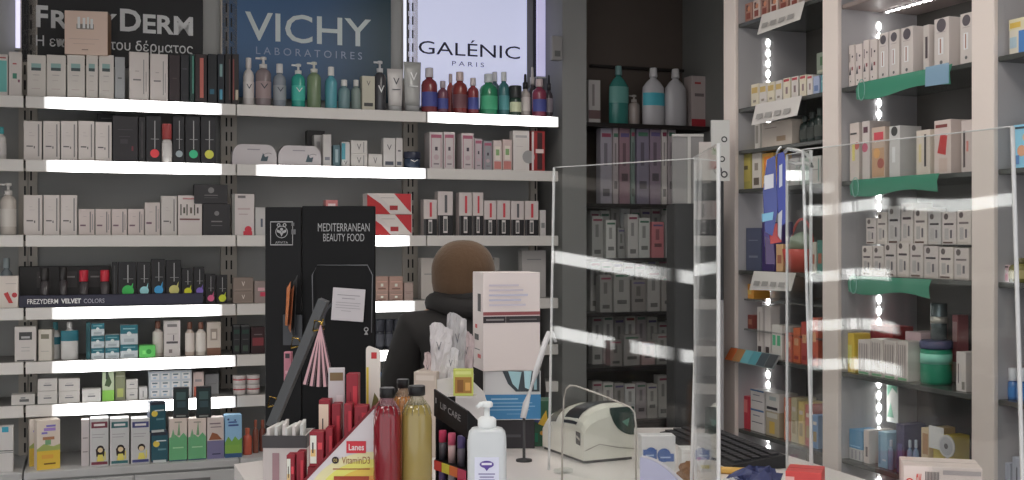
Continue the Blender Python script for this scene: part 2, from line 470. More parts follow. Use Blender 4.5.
tag(r, 'backlit white sign with navy capital lettering in a thin frame', 'sign')
# small light fitting high on the column
root = empty('wall_socket_box', A.pt(A.s(556, 0), -.0, 2.55), A.rz)
MB().box(-.03, .03, -.02, .02, 0, .13, mat((120, 118, 118)), b=.004).build('box_body', root)
MB().box(-.016, .016, -.023, -.02, .02, .05, mat((80, 80, 80))).build('cover', root)
tag(root, 'small grey fitting high up on the grey column', 'fitting')

# dark recessed shelving beyond the column
sD0, sD1 = s_c1, s_c1+1.35
ZD = [2.243, 1.80, 1.50, 1.20, .90, .60]
brown = mat((84, 74, 68), rough=.6, noise=.06, k=1.3); dk = mat((40, 36, 35), rough=.4, k=1.0)
root = empty('recessed_shelving', A.pt(sD0, .10, 0), A.rz); wD = sD1-sD0
MB().box(0, wD, .33, .345, 0, 3.05, brown).build('back_panel', root)
MB().box(.0, .02, 0, .33, 0, 3.05, mat((70, 66, 64))).build('side_panel', root)
MB().box(wD-.02, wD, 0, .33, 0, 3.05, mat((70, 66, 64))).build('side_panel', root)
for z in ZD:
    MB().box(.02, wD-.02, 0, .33, z-.022, z, dk).build('shelf', root)
MB().box(.2, wD-.1, .30, .33, 2.595, 2.61, dk).build('back_rail', root)
tag(root, 'dark brown shelving recessed between the grey column and the side shelves', 'shelf')

# ---------------------------------------------------------------- side shelving (unit B)
SB = [0, .782, 1.629, 2.47]; ZB = [2.21, 1.835, 1.46, 1.07, .723]
cream = mat((198, 187, 180), rough=.5, noise=.015)
divm = mat((150, 148, 150), rough=.6)
root = empty('side_shelving', B.pt(0, 0, 0), B.rz)
DP = .37
for s in SB:
    d = MB().box(s-.05, s+.05, 0, DP, 0, 3.05, divm)
    d.box(s-.052, s+.052, -.02, 0, 0, 3.05, cream, b=.003)
    d.build('divider', root)
MB().box(SB[0]-.05, SB[-1]+.05, DP, DP+.02, 0, 3.05, mat((70, 67, 64), rough=.5, k=1.0)).build('back_panel', root)
glass_edge = mat((62, 64, 62), rough=.25)
def bshelf(i, z, m=None):
    MB().box(SB[i]+.05, SB[i+1]-.05, .0, DP, z-.018, z, m or glass_edge, b=.002).build('shelf', root)
for i in range(3):
    for z in ZB: bshelf(i, z)
bshelf(0, 2.605); bshelf(1, 2.545, mat((120, 108, 104))); bshelf(2, 2.545, mat((120, 108, 104)))
bshelf(0, 2.015)
led_dot = bpy.data.materials.new('led'); led_dot.use_nodes = True
q = led_dot.node_tree.nodes['Principled BSDF']; q.inputs['Emission Color'].default_value = (1, .98, .96, 1); q.inputs['Emission Strength'].default_value = 14
def led_strip(x, off, z0, z1):
    n = max(2, int((z1-z0)/.042)); m = MB()
    m.box(x, x+.003, off-.007, off+.007, z0, z1, mat((225, 222, 220)))
    for k in range(n):
        zc = z0+(k+.5)*(z1-z0)/n
        m.lathe([(.009, -.0), (.009, .003), (.005, .005)], led_dot, seg=10, M=Matrix.Translation((x+.003, off, zc)) @ Matrix.Rotation(math.pi/2, 4, 'Y') @ Matrix.Scale(1.9, 4, (1, 0, 0)))
    m.build('led_strip', root)
for (s, zs) in ((.05, [(2.25, 2.56), (2.04, 2.19), (1.47, 1.83), (1.09, 1.44), (.74, 1.05), (.45, .70)]),
                (.832, [(2.22, 2.5), (1.85, 2.19), (1.48, 1.81), (1.09, 1.44), (.74, 1.05), (.45, .70)])):
    for a, b in zs: led_strip(s, .158 if s < .5 else .178, a+.01, b-.01)
m = MB(); n = 22
m.box(.86, 1.56, .18, .195, 2.521, 2.527, mat((225, 222, 220)))
for k in range(n):
    m.lathe([(.006, 0), (.006, .003)], led_dot, seg=8, M=Matrix.Translation((.88+k*.031, .187, 2.517)) @ Matrix.Scale(1.6, 4, (1, 0, 0)))
m.build('led_strip', root)
for i in range(3):
    MB().box(SB[i]+.05, SB[i+1]-.05, .0, DP, .08, .42, mat((160, 156, 152))).build('base_cabinet', root)
tag(root, 'tall cream side shelving with dark shelves and dotted light strips', 'shelf')

# ---------------------------------------------------------------- left shop wall with lit shelf edges (reflected in the screens)
wc = .75
for k, (a, lab) in enumerate(((-1.0, 'first'), (-1.76, 'second'), (-2.52, 'third'), (-3.28, 'fourth'))):
    lits = [None, None, (.03, wc-.03), (.03, wc-.03), (.03, wc-.03), (.03, wc-.03)]
    if k == 2: lits = [None, None, (.004, .72), (.004, .53), None, (.03, .25)]
    if k == 3: lits = [None, None, (.5, wc-.004), (.55, wc-.004), None, None]
    unit(C, a, a+wc, 'lit grey shelving bay on the side wall, %s from the corner' % lab, lits, upright=False, depth=.33)

# ---------------------------------------------------------------- counter
CT = 1.0
ctop = [(-.744, 3.08), (-.02, 3.66), (.60, 3.68), (.95, 2.7), (1.3, 1.75), (.5, 1.62), (-.227, 1.67)]
lam = mat((196, 190, 188), rough=.3, spec=.5)
root = empty('shop_counter', (0, 0, 0))
n = len(ctop)
vs = [(x, y, CT-.04) for x, y in ctop]+[(x, y, CT) for x, y in ctop]
fs = [tuple(range(n-1, -1, -1)), tuple(range(n, 2*n))]+[(i, (i+1) % n, (i+1) % n+n, i+n) for i in range(n)]
MB().add(vs, fs, lam).build('counter_top', root)
cx = sum(p[0] for p in ctop)/n; cy = sum(p[1] for p in ctop)/n
inn = [(cx+(x-cx)*.94, cy+(y-cy)*.94) for x, y in ctop]
vs = [(x, y, 0) for x, y in inn]+[(x, y, CT-.04) for x, y in inn]
MB().add(vs, fs, mat((175, 170, 168), rough=.5)).build('counter_body', root)
tag(root, 'white laminate pharmacy counter carrying the displays and screens', 'counter')
# ceiling lamps out of view, added to light the room
for i, (x, y, e, col) in enumerate([(-1.3, 2.7, 1, 0), (.0, 1.2, 1, 0), (1.0, 2.9, 1, 0), (.2, 4.4, 1, 0), (-1.4, .4, 1, 0)]):
    r = empty('added_ceiling_light', (x, y, 3.045))
    MB().box(-.32, .32, -.32, .32, .012, .055, mat((200, 200, 200)), b=.004).build('housing', r)
    lm = mat((255, 248, 240), em=9.0)
    MB().box(-.29, .29, -.29, .29, .004, .012, lm).build('diffuser', r)
    tag(r, ['added unseen ceiling light before the dark skincare sign', 'added unseen ceiling light above the customer side', 'added unseen ceiling light before the side shelving', 'added unseen ceiling light above the staff aisle', 'added unseen ceiling light nearest the shop entrance'][i], 'light')

# ---------------------------------------------------------------- clear screens on the counter
PH = 1.806
def screen(P, Q, lean, label, twist=0.0, wave=0.0, name='acrylic_screen', th=.006, zb=CT, zt=None, wing=None, bend=0.0, lift=0.0):
    """a standing sheet from P to Q (plan); LEAN moves its top edge along its normal"""
    zt = zt or PH
    d = Vector((Q[0]-P[0], Q[1]-P[1], 0)); w = d.length; d.normalize(); ang = math.atan2(d.y, d.x)
    root = empty(name, (P[0], P[1], zb), ang)
    NX, NZ = 24, 16; vs = []; fs = []
    def yoff(u, v):
        return lean*v+twist*(u-.5)*v+wave*math.sin(9*u+1)*v+bend*math.sin(math.pi*u)*(.3+.7*v)
    for side in (0, th):
        for j in range(NZ+1):
            for i in range(NX+1):
                u, v = i/NX, j/NZ; vs.append((u*w, yoff(u, v)+side, v*(zt-zb)+lift*u*v))
    N1 = (NX+1)*(NZ+1)
    for j in range(NZ):
        for i in range(NX):
            a = j*(NX+1)+i; fs.append((a, a+1, a+NX+2, a+NX+1)); fs.append((N1+a, N1+a+NX+1, N1+a+NX+2, N1+a+1))
    mb = MB(); mb.add(vs, fs, ACR, smooth=True)
    mb.build('clear_sheet', root)
    e = MB(); em_ = EDGE
    def strip(pts):
        m = len(pts); v = []; f = []
        for (x, y, z) in pts: v += [(x, y, z), (x, y+th, z)]
        for i in range(m-1): f.append((2*i, 2*i+1, 2*i+3, 2*i+2))
        e.add(v, f, em_)
    tp = [(i/NX*w, yoff(i/NX, 1), zt-zb+lift*i/NX) for i in range(NX+1)]
    lf = [(0, yoff(0, j/NZ), j/NZ*(zt-zb)) for j in range(NZ+1)]
    rt = [(w, yoff(1, j/NZ), j/NZ*(zt-zb+lift)) for j in range(NZ+1)]
    for p in (tp, lf, rt): strip(p)
    e.tube([(x, y+th/2, z) for x, y, z in lf], .0036, em_, seg=6); e.tube([(x, y+th/2, z) for x, y, z in rt], .0042, em_, seg=6)
    e.tube([(x, y+th/2, z) for x, y, z in tp], .0014, em_, seg=6)
    e.build('polished_edge', root)
    f = MB()
    for x in (.04, w-.06): f.box(x, x+.03, -.02, .026, 0, .012, ACE, b=.003)
    f.build('foot', root)
    tag(root, label, 'screen')
    return root
ACR = acrylic((.955, .965, .96)); ACE = acrylic((.92, .94, .935), name='thick_acrylic')
EDGE = mat((205, 208, 206), rough=.12, alpha=.75, spec=.9)
PH = 1.79
scr_l = screen((.0939, 3.0), (.4083, 2.638), .0275, 'large clear acrylic screen standing in front of the card terminal', twist=.018, bend=.002)
screen((.4145, 2.62), (.404, 2.266), .0, 'narrow clear side wing at the near end of the large acrylic screen')
PH = 1.806
screen((.686, 2.63), (.935, 2.10), -.0315, 'wide clear acrylic screen before the side shelving, mirroring lit shelf edges', wave=.0022, bend=.001)
screen((.662, 2.78), (.6845, 2.645), .0, 'narrow clear wing at the far end of the wide acrylic screen')
# ================================================================ goods on the back wall
T1, T2, T3, T4, T5, T6 = ZA
DARK = (38, 36, 38); TEAL = (70, 130, 135)
teal_p = [(.22, .74, .70, .80, (120, 150, 148)), (.22, .74, .63, .70, (60, 72, 74)), (.3, .66, .52, .535, (150, 142, 142)), (.3, .6, .4, .41, (160, 150, 148)), (.25, .7, .2, .21, (160, 140, 140))]
# top shelf
box_item(A, -12, 8, 54, T1, WH, [(.3, .95, .1, .85, (95, 165, 160)), (.1, .9, .9, .93, (150, 60, 60))], 'white carton with a teal panel at the far left end of the top shelf', group=None)
box_item(A, 8.5, 22, 52, T1, WH, [(.3, .6, .72, .75, (160, 70, 70)), (.3, .62, .4, .52, (60, 120, 100)), (.7, .85, .32, .38, (120, 70, 90))], 'white carton with small green and red marks beside the teal-panelled carton')
row(A, [(27, 46, 55), (46.5, 66, 55), (67, 85, 55), (86, 98, 55), (98.7, 114, 55)], T1, (182, 176, 170), teal_p, 'white skincare cartons with a teal label on the top shelf', 'teal labelled cartons on the top shelf')
box_item(A, 114.7, 125, 57, T1, (140, 142, 144), [(.3, .7, .5, .53, (90, 90, 90))], 'grey carton closing the row of teal-labelled cartons')
zt = A.yz(55, 90, .03)
# carton standing on top of the row
box_item(A, 64, 108, 11, None, (196, 172, 158), [(.28, .68, .58, .7, (120, 112, 104)), (.3, .36, .6, .86, (225, 215, 205)), (.42, .48, .6, .84, (225, 215, 205)), (.52, .57, .6, .86, (215, 205, 195)), (.6, .66, .6, .82, (225, 215, 205)), (.1, .8, .35, .36, (170, 148, 138)), (.2, .7, .24, .25, (170, 148, 138)), (.4, .55, .1, .12, (140, 115, 105))],
         'beige carton with a silver emblem standing on top of the teal-labelled row', ybase=54.6, off=.02, depth=.11, turn=-9, side=[(0, 1, 0, 1, (120, 88, 62))])
spine = lambda c: [(.2, .6, .42, .45, (110, 105, 105)), (.72, .76, .15, .85, (120, 118, 118)), (.84, .88, .2, .6, (150, 145, 142)), (.3, .5, .6, .62, (160, 150, 148))]
row(A, [(129, 149, 52), (150, 168, 54)], T1, WH, spine(0), 'tall white cartons with thin grey print beside the dark cartons', 'tall white cartons on the top shelf')
row(A, [(169, 180, 55), (180.5, 189, 55), (189.5, 194.5, 54), (195, 207, 54), (207.8, 217, 54), (217.5, 224.5, 54), (225, 231.5, 54), (232, 239, 54)], T1,
    [(48, 38, 40), (38, 38, 42), (30, 50, 48), (44, 34, 36), (28, 30, 34), (26, 30, 38), (30, 28, 30), (38, 34, 34)],
    lambda i: [[(.3, .7, .5, .52, (70, 60, 60))], [(.2, .8, .7, .72, (70, 70, 76))], [(.55, .9, .2, .96, (70, 128, 112))], [(.4, .72, .12, .92, (170, 90, 80)), (.75, .8, .1, .9, (20, 20, 20))], [(.2, .7, .2, .3, (40, 90, 110))], [(.3, .7, .1, .3, (70, 140, 165)), (.3, .7, .55, .8, (110, 140, 140))], [(.6, .8, .1, .9, (80, 60, 60))], [(.1, .3, .1, .9, (120, 60, 56)), (.5, .9, .1, .3, (170, 160, 140))]][i],
    'slim dark cartons with coloured spines before the blue sign', 'slim dark cartons on the top shelf', depth=.09)
def bt(x0, x1, y, k, b, c, l, **kw): bottle(A, x0, x1, y, kw.pop('z', T1), k, b, c, l, **kw)
bt(243, 254, 58, 'round', (178, 172, 170), (186, 180, 178), 'slim white bottle with a V mark, first bottle of the top shelf', lab=(182, 176, 174), text='V')
bt(255.5, 271, 57, 'pump', (120, 108, 110), (190, 186, 184), 'grey-pink bottle with white pump beside the slim white bottle', lab=(140, 122, 122), text='V')
bt(273, 286, 64, 'round', (118, 124, 132), (190, 188, 188), 'grey-blue bottle with white cap under the first letters of the blue sign', lab=(130, 134, 140), text='V')
bt(291.5, 305, 64, 'pump', (42, 142, 128), (196, 196, 192), 'bright teal bottle with a white foam pump', lab=(60, 165, 150), text='V', ptext=(220, 230, 230))
bt(307, 321, 62, 'pump', (104, 122, 92), (186, 186, 178), 'olive-green translucent bottle with white pump beside the bright teal bottle')
bt(325, 337, 67, 'round', (74, 140, 152), (196, 194, 192), 'turquoise bottle with white cap between olive and small bottles')
row_s = [(338, 350), (351, 360.5)]
bt(338, 350, 80, 'round', (96, 124, 128), (190, 188, 186), 'short grey-teal travel bottle with white cap, left of a pair')
bt(351, 361, 80, 'round', (110, 124, 120), (186, 184, 182), 'short grey travel bottle with white cap, right of a pair')
box_item(A, 362, 375, 76, T1, (168, 164, 148), [('T', .35, .65, .72, .86, 'V', (70, 70, 70)), (.15, .85, .12, .22, (60, 60, 58))], 'cream carton with a V mark between small bottles and dark pump bottle')
bt(373.5, 386, 61, 'pump', (58, 58, 62), (176, 176, 178), 'charcoal bottle with pale pump on the top shelf', text='V', ptext=(200, 200, 200))
bt(387, 403, 69, 'tube', (184, 180, 178), (150, 150, 150), 'white cosmetic tube with a V mark standing on its cap', text='V')
bt(403.5, 421, 62, 'tube', (150, 150, 148), (140, 140, 140), 'taller grey cosmetic tube beside the white tube', text='V', ptext=(225, 225, 225))
BL = (60, 66, 128); RD = (112, 44, 50)
for x0, x1, y, k, b, c, lb, l, o in [
    (421.5, 437, 68, 'round', RD, (176, 172, 178), BL, 'large dark red bottle with blue label, first under the backlit sign', .06),
    (437.5, 448, 81, 'round', (104, 62, 76), (150, 140, 148), BL, 'short red and blue bottle beside the large dark red one', .05),
    (447, 454, 74, 'round', (150, 70, 66), (168, 150, 148), None, 'thin red bottle set back between red and blue bottles', .12),
    (452.5, 467, 72, 'round', (118, 46, 44), (180, 160, 158), (96, 60, 66), 'large brick-red bottle with pale cap under the white sign', .06),
    (467.5, 478.5, 78, 'round', (122, 50, 56), (180, 170, 172), BL, 'medium red bottle with blue label beside the brick-red one', .05),
    (480, 497, 74, 'round', (38, 118, 84), (176, 180, 184), (60, 150, 110), 'bright green bottle with white cap under the white sign', .06),
    (490, 499.5, 72, 'round', (70, 90, 100), (186, 186, 190), None, 'slate bottle with white cap half hidden behind the green bottle', .13),
    (498.5, 509, 72, 'round', (52, 100, 104), (186, 188, 190), (70, 130, 134), 'teal bottle with white cap beside the green bottle', .06),
    (509.5, 521, 86, 'jar', (42, 62, 52), (42, 44, 44), (176, 180, 150), 'short dark jar with cream label on the top shelf', .05),
    (520.5, 530, 74, 'dropper', (160, 150, 146), (36, 34, 36), (180, 172, 168), 'white labelled bottle with black dropper cap', .07),
    (528, 536.5, 67, 'dropper', (60, 56, 60), (176, 170, 168), None, 'tall dark bottle with pale dropper behind the red and blue bottle', .14),
    (532.5, 546, 79, 'round', (120, 50, 70), (178, 160, 160), BL, 'last red and blue bottle of the top shelf', .05),
    (545, 552.5, 75, 'dropper', (60, 52, 58), (40, 38, 40), (120, 112, 120), 'slim dark dropper bottle at the right end of the top shelf', .09)]:
    bottle(A, x0, x1, y, T1, k, b, c, l, lab=lb, off=o, band=(.14, .46))

# second shelf
bt(-4, 6.5, 127, 'round', (180, 176, 172), (60, 140, 145), 'white bottle with teal cap at the left end of the second shelf', z=T2, lab=(176, 172, 170))
brand_p = [(.15, .5, .34, .37, (80, 76, 76)), (.55, .62, .3, .36, (100, 96, 96)), (.78, .86, .1, .92, (120, 116, 116)), (.3, .45, .7, .71, (160, 150, 150)), (.3, .6, .62, .63, (165, 155, 155))]
row(A, [(23.5, 42, 121), (43, 60, 121), (60.7, 77.5, 121), (78.2, 94.5, 121), (95.2, 111.8, 122)], T2, WH, brand_p, 'white cartons with dark brand line on the second shelf', 'white cartons on the second shelf')
box_item(A, 97, 116, 114, T2, (34, 32, 34), [(.2, .8, .9, .92, (70, 70, 70))], 'black carton standing behind the white cartons on the second shelf', off=.14)
box_item(A, 112.5, 138, 116, T2, (40, 37, 40), [(.2, .8, .7, .71, (80, 76, 80)), (.25, .7, .55, .56, (76, 70, 76)), (.3, .6, .4, .5, (60, 56, 60)), (.75, .82, .25, .35, (120, 50, 60))], 'wide black carton with faint print beside the five white cartons')
box_item(A, 138.6, 145.5, 117, T2, (36, 34, 36), [(.4, .6, .1, .9, (66, 62, 64))], 'narrow black carton beside the wide black one')
def dotpack(x0, x1, y, zb, col, label, group, dot_v=.2):
    h = .86
    asp = (x1-x0)/max(1, (A_y(zb, x0)-y))
    box_item(A, x0, x1, y, zb, (34, 33, 36), [(.54, .6, .3, .9, (150, 150, 150)), (.3, .85, .5, .515, (120, 120, 120)), ('O', .56, dot_v, .3, col)], label, 'makeup pack', group, name='makeup_pack', depth=.05)
def A_y(z, px):
    t = A.s(px); return 240-(z-CAMZ)*F/A.pt(t)[1]
GP = 'dark makeup packs with coloured dots on the second shelf'
dotpack(146, 161.5, 116, T2, (214, 60, 66), 'dark makeup pack with a red dot on the second shelf', GP)
dotpack(172.5, 184.5, 116, T2, (140, 152, 156), 'dark makeup pack with a grey-blue dot on the second shelf', GP)
dotpack(185.2, 200, 116, T2, (52, 170, 120), 'dark makeup pack with an emerald dot on the second shelf', GP)
dotpack(200.7, 216, 116, T2, (186, 186, 70), 'dark makeup pack with an olive-yellow dot on the second shelf', GP)
bottle(A, 161.8, 172, 124, T2, 'stick', (190, 186, 184), (150, 60, 60), 'white stick with red band standing before the dark makeup packs', off=.02, lab=(190, 186, 184))
for i, (x0, x1) in enumerate([(232, 277), (278, 321.5)]):      # two rounded gift sets
    t0, t1 = A.s(x0, .03), A.s(x1, .03); w = t1-t0-.003; h = .10
    root = empty('gift_set', A.pt((t0+t1)/2, .03, T2), A.rz)
    pts = []
    for k in range(9):
        a = math.pi - math.pi/2*k/8; pts.append((-w/2+.045+.045*math.cos(a), h-.06+.06*math.sin(a)))
    for k in range(9):
        a = math.pi/2 - math.pi/2*k/8; pts.append((w/2-.045+.045*math.cos(a), h-.06+.06*math.sin(a)))
    pts += [(w/2, 0), (-w/2, 0)]
    MB().prism(pts, 0, .07, mat((172, 166, 168), rough=.3)).build('case', root)
    m = MB(); m.quad(-.035, .025, h*.73, h*.78, -.0012, mat((130, 126, 132))); m.poly([(.028, .02), (.06, .02), (.066, .045), (.05, .04), (.04, .06)], -.0012, mat((60, 76, 84)))
    m.ring(w/2-.04, .03, .028, .031, -.001, mat((120, 116, 120)), a0=1, a1=3.3)
    m.build('front_print', root)
    tag(root, ['rounded white gift case with small dark print, first on the second shelf', 'rounded white gift case with small dark print beside the small cartons'][i], 'gift case', 'rounded gift cases on the second shelf')
box_item(A, 307, 325, 130.5, T2, (48, 46, 46), [(.2, .8, .5, .52, (70, 70, 70))], 'dark carton rising behind the second gift case', off=.17)
Vp = [('T', .3, .7, .6, .78, 'V', (80, 80, 84)), (.15, .85, .1, .22, (70, 74, 84))]
box_item(A, 314, 322.5, 135, T2, (160, 158, 156), [(.3, .7, .3, .8, (130, 128, 128))], 'thin grey carton behind the second gift case', off=.10)
box_item(A, 323, 331.5, 134.5, T2, (172, 168, 166), [(.2, .8, .2, .3, (110, 110, 120))], 'thin white carton between gift case and teal cartons')
box_item(A, 333, 340.5, 145, T2, (70, 96, 104), [(.3, .7, .2, .8, (140, 160, 165))], 'small dark teal carton on the second shelf')
box_item(A, 341.5, 350, 142, T2, (176, 174, 172), [(.0, .45, .3, .95, (70, 140, 155)), ('T', .3, .7, .1, .25, 'V', (60, 60, 60))], 'small white carton with a teal corner on the second shelf')
for i, (ya, yb) in enumerate(((154, None), (140.5, 153.6))):
    z_ = T2 if i == 0 else A.yz(153.8, 358, .03)
    box_item(A, 350.8, 367.5, ya if i == 0 else 140.5, T2 if i == 0 else z_, (178, 174, 170), [('T', .36, .62, .3, .75, 'V', (90, 90, 90)), (.75, .8, .1, .9, (120, 120, 120))], ['small white V carton at the bottom of a pair stack', 'small white V carton on top of a pair stack'][i], group='stacked V cartons')
box_item(A, 368.3, 382.5, 154, T2, (180, 176, 172), [('T', .36, .62, .3, .75, 'V', (90, 90, 90))], 'low white carton beside the pair stack on the second shelf')
box_item(A, 383.3, 395.3, 138, T2, (178, 174, 172), Vp, 'white V carton with dark foot band, the broader of two')
box_item(A, 395.8, 402.8, 138, T2, (174, 170, 168), [(.3, .7, .55, .6, (80, 80, 84)), (.15, .85, .1, .22, (70, 74, 84))], 'white V carton with dark foot band, the narrower of two')
bt(404, 420, 152, 'jar', (40, 52, 72), (40, 44, 60), 'dark blue jar with a white V beside the tall red-printed cartons', z=T2, text='V', ptext=(200, 200, 210), off=.04)
pk = [(.1, .9, .84, .93, (150, 80, 100)), (.12, .16, .05, .84, (150, 80, 100)), (.84, .88, .05, .84, (150, 80, 100)), ('O', .5, .32, .2, (170, 150, 155)), (.4, .6, .5, .6, (70, 60, 70)), (.3, .7, .12, .16, (120, 110, 115))]
row(A, [(429.5, 443, 132), (443.6, 455, 132)], T2, (178, 170, 170), pk, 'white cartons edged in plum left of the gap', 'plum edged cartons on the second shelf', depth=.1)
row(A, [(461.5, 474, 133), (474.5, 482.5, 138.5), (483.3, 492.5, 141)], T2, [(178, 168, 168), (166, 156, 160), (132, 134, 138)], pk, 'white cartons edged in plum right of the gap', 'plum edged cartons on the second shelf', depth=.1)
row(A, [(493.2, 502, 140.5), (502.6, 512, 139.5)], T2, [(186, 172, 168), (184, 164, 160)], [(.2, .8, .35, .8, (200, 190, 180)), (.3, .7, .5, .7, (120, 150, 100)), (.1, .9, .05, .3, (178, 110, 104))], 'small cartons with pink foot and green picture', 'pink footed cartons on the second shelf')
box_item(A, 513, 529.5, 130.5, T2, (192, 186, 182), [(.15, .85, .82, .88, (150, 146, 146)), ('O', .95, .35, .38, (140, 138, 138)), (.2, .6, .6, .61, (170, 160, 160))], 'broad white carton with a grey curve, second shelf near the red carton')
box_item(A, 531.5, 545, 131, T2, (150, 44, 44), [(.42, .8, .04, .96, (60, 34, 36)), (.3, .9, .45, .55, (200, 180, 176)), (0, .16, .02, .98, (190, 180, 178))], 'red and black carton at the right end of the second shelf')

# third shelf
bt(0, 16.5, 183, 'pump', (178, 170, 162), (184, 180, 176), 'white pump bottle at the left end of the third shelf', z=T3, lab=(182, 176, 170))
row(A, [(23.5, 42.5, 195), (43.5, 59.8, 195), (60.5, 77.2, 195)], T3, WH, brand_p, 'tall white cartons at the left of the third shelf', 'tall white cartons on the third shelf')
sm_p = [(.1, .45, .34, .4, (110, 84, 96)), (.7, .78, .1, .9, (120, 116, 116)), (.85, .9, .2, .8, (140, 136, 136)), (.3, .5, .7, .72, (160, 150, 150))]
row(A, [(78.4, 94.6, 209), (95.3, 110.8, 209), (111.5, 127, 209), (127.7, 144, 209)], T3, (184, 172, 168), sm_p, 'low white cartons after the tall ones, third shelf', 'low white cartons on the third shelf')
box_item(A, 144.6, 160.3, 202.5, T3, (182, 172, 168), sm_p, 'white carton one step taller than the low row, third shelf')
box_item(A, 161, 177, 196, T3, (178, 172, 168), brand_p, 'white carton two steps taller than the low row, third shelf')
box_item(A, 177.7, 202.3, 195.5, T3, (186, 178, 174), [(.08, .9, .38, .42, (110, 70, 70)), (.1, .15, .5, .78, (70, 70, 60)), (.22, .3, .55, .7, (80, 80, 70)), (.35, .4, .5, .78, (70, 70, 60)), (.5, .58, .55, .7, (90, 80, 70)), (.66, .71, .5, .78, (70, 70, 60)), (.78, .85, .55, .7, (80, 70, 70)), (.2, .7, .9, .94, (160, 110, 110))], 'wide white carton with dark botanical print beside the black stack')
lg = [(.3, .7, .42, .46, (110, 106, 106)), ('O', .5, .7, .09, (110, 108, 108)), (.3, .7, .3, .32, (90, 88, 90))]
box_item(A, 202.9, 230.5, 204, T3, (44, 42, 44), lg, 'matt black carton, lower of the black stack on the third shelf', off=.02)
zb = A.yz(203.6, 210, .04)
box_item(A, 194, 228, 184.5, None, (46, 44, 46), lg, 'matt black carton lying on top of the black stack', ybase=203.7, off=.02)
box_item(A, 232, 254.5, 194, T3, (184, 176, 174), [(.0, .12, 0, 1, (120, 120, 116)), (.25, .6, .9, .96, (110, 106, 106)), (.25, .8, .62, .66, (170, 150, 150)), (.3, .7, .5, .52, (160, 140, 140)), ('O', .72, .14, .16, (190, 50, 66)), (.5, .9, 0, .1, (190, 50, 66))], 'white tube carton with a red dot at its foot, third shelf')
box_item(A, 255.3, 266, 207.5, T3, (170, 168, 166), [(.5, .7, .3, .6, (80, 86, 100))], 'small white carton partly behind the black display stand')
box_item(A, 325.5, 338, 200, T3, (180, 110, 110), [(.2, .8, .7, .9, (200, 180, 180))], 'small pink-red carton peeking over the black display stand', off=.1)
rw = [('P', [(0, 0), (0, .95), (.3, .5), (.52, 0)], (170, 40, 44)), ('P', [(.2, 1), (.52, 1), (.98, .1), (.98, 1)], (178, 44, 50)), ('P', [(.2, 1), (.6, 1), (.98, .05), (.66, .05)], (192, 184, 180)), (.5, .68, .2, .42, (150, 40, 44)), (.3, .6, .78, .8, (140, 130, 130))]
box_item(A, 368, 412.5, 214.5, T3, (186, 178, 176), rw, 'red and white diagonal carton, lower of a stack of two', off=.01, depth=.1, group='red diagonal cartons')
box_item(A, 367, 412, 193.5, None, (186, 178, 176), rw, 'red and white diagonal carton, upper of a stack of two', ybase=214.2, off=.01, depth=.1, group='red diagonal cartons')
hv = lambda i: [(0, 1, 0, .46, (34, 32, 34)), (.36, .64, .06, .44, (190, 184, 182)), (.4, .6, .1, .38, (90, 90, 90)), (.45, .62, .52, .92, (190, 60, 70) if i not in (1, 6) else (80, 80, 84)), (.05, .12, 0, .46, (80, 78, 80))]
row(A, [(423.5, 437, 199.5), (437.7, 453, 191.5), (459, 472, 192.5), (472.6, 483.5, 192.5), (484, 496.5, 200.5), (497, 510.3, 200.5), (511, 524, 201), (524.7, 538.5, 201)], T3, (184, 174, 172), hv, 'half white, half black cartons with upright lettering, third shelf', 'half black cartons on the third shelf')
box_item(A, 540, 546, 210, T3, (176, 172, 170), [(.2, .8, .3, .5, (120, 120, 120))], 'narrow pale carton at the right end of the third shelf')

# fourth shelf
box_item(A, -3, 18.5, 276, T4, (190, 180, 172), [('P', [(.3, .45), (.55, .15), (.75, .15), (.5, .5)], (170, 50, 50)), ('O', .82, .4, .13, (170, 50, 56)), (.4, .9, .75, .77, (160, 150, 145))], 'white carton with red marks at the left end of the fourth shelf', off=.02)
bt(0, 13, 258, 'round', (110, 118, 122), (130, 140, 142), 'grey bottle standing behind the red-marked carton, fourth shelf', z=T4, off=.16)
# makeup tester display
t0, t1 = A.s(19, 0.02), A.s(203, .02); w = t1-t0
root = empty('makeup_display', A.pt(t0, .015, T4), A.rz)
m = MB(); m.box(0, w, 0, .02, 0, .055, mat((42, 42, 58)), b=.002)
m.text('FREZYDERM', .035, .035+.13, .016, .038, -.0015, mat((200, 200, 205)), .01)
m.text('VELVET', .178, .178+.085, .016, .038, -.0015, mat((220, 220, 220)), .03)
m.text('COLORS', .275, .275+.09, .016, .036, -.0015, mat((150, 150, 160)))
m.build('front_band', root)
MB().box(0, w, .02, .17, 0, .035, mat((46, 44, 46))).build('tray', root)
bw = A.s(106, .18)-A.s(17, .18); hb = A.yz(266, 60, .18)-T4
m = MB().box(-.01, bw, .17, .185, 0, hb, mat((50, 48, 48)), b=.003)
for k, u in enumerate((.25, .55, .83)):
    m.quad(u*bw-.03, u*bw+.03, hb*.45, hb*.86, .1685, mat((66, 62, 62))); m.quad(u*bw-.02, u*bw+.02, hb*.7, hb*.74, .168, mat((130, 126, 124)))
m.build('back_card', root)
tag(root, 'dark makeup display with a lettered front band on the fourth shelf', 'display')
ztr = T4+.035
for i, (x0, x1, y, c, l) in enumerate([(40, 49.5, 268, (44, 42, 42), 'black lipstick tester, first in the makeup display'), (59, 67.5, 267, (44, 42, 42), 'black lipstick tester, second in the makeup display'),
        (79, 88.5, 270, (178, 40, 56), 'lipstick tester with red cap between the black tester and the gap'), (100, 109.5, 270, (184, 44, 58), 'lipstick tester with red cap beside the green-dot pack')]):
    bottle(A, x0, x1, y, ztr, 'stick', (66, 62, 64), c, l, cat='lipstick', off=.075, name='lipstick_tester', group='lipstick testers')
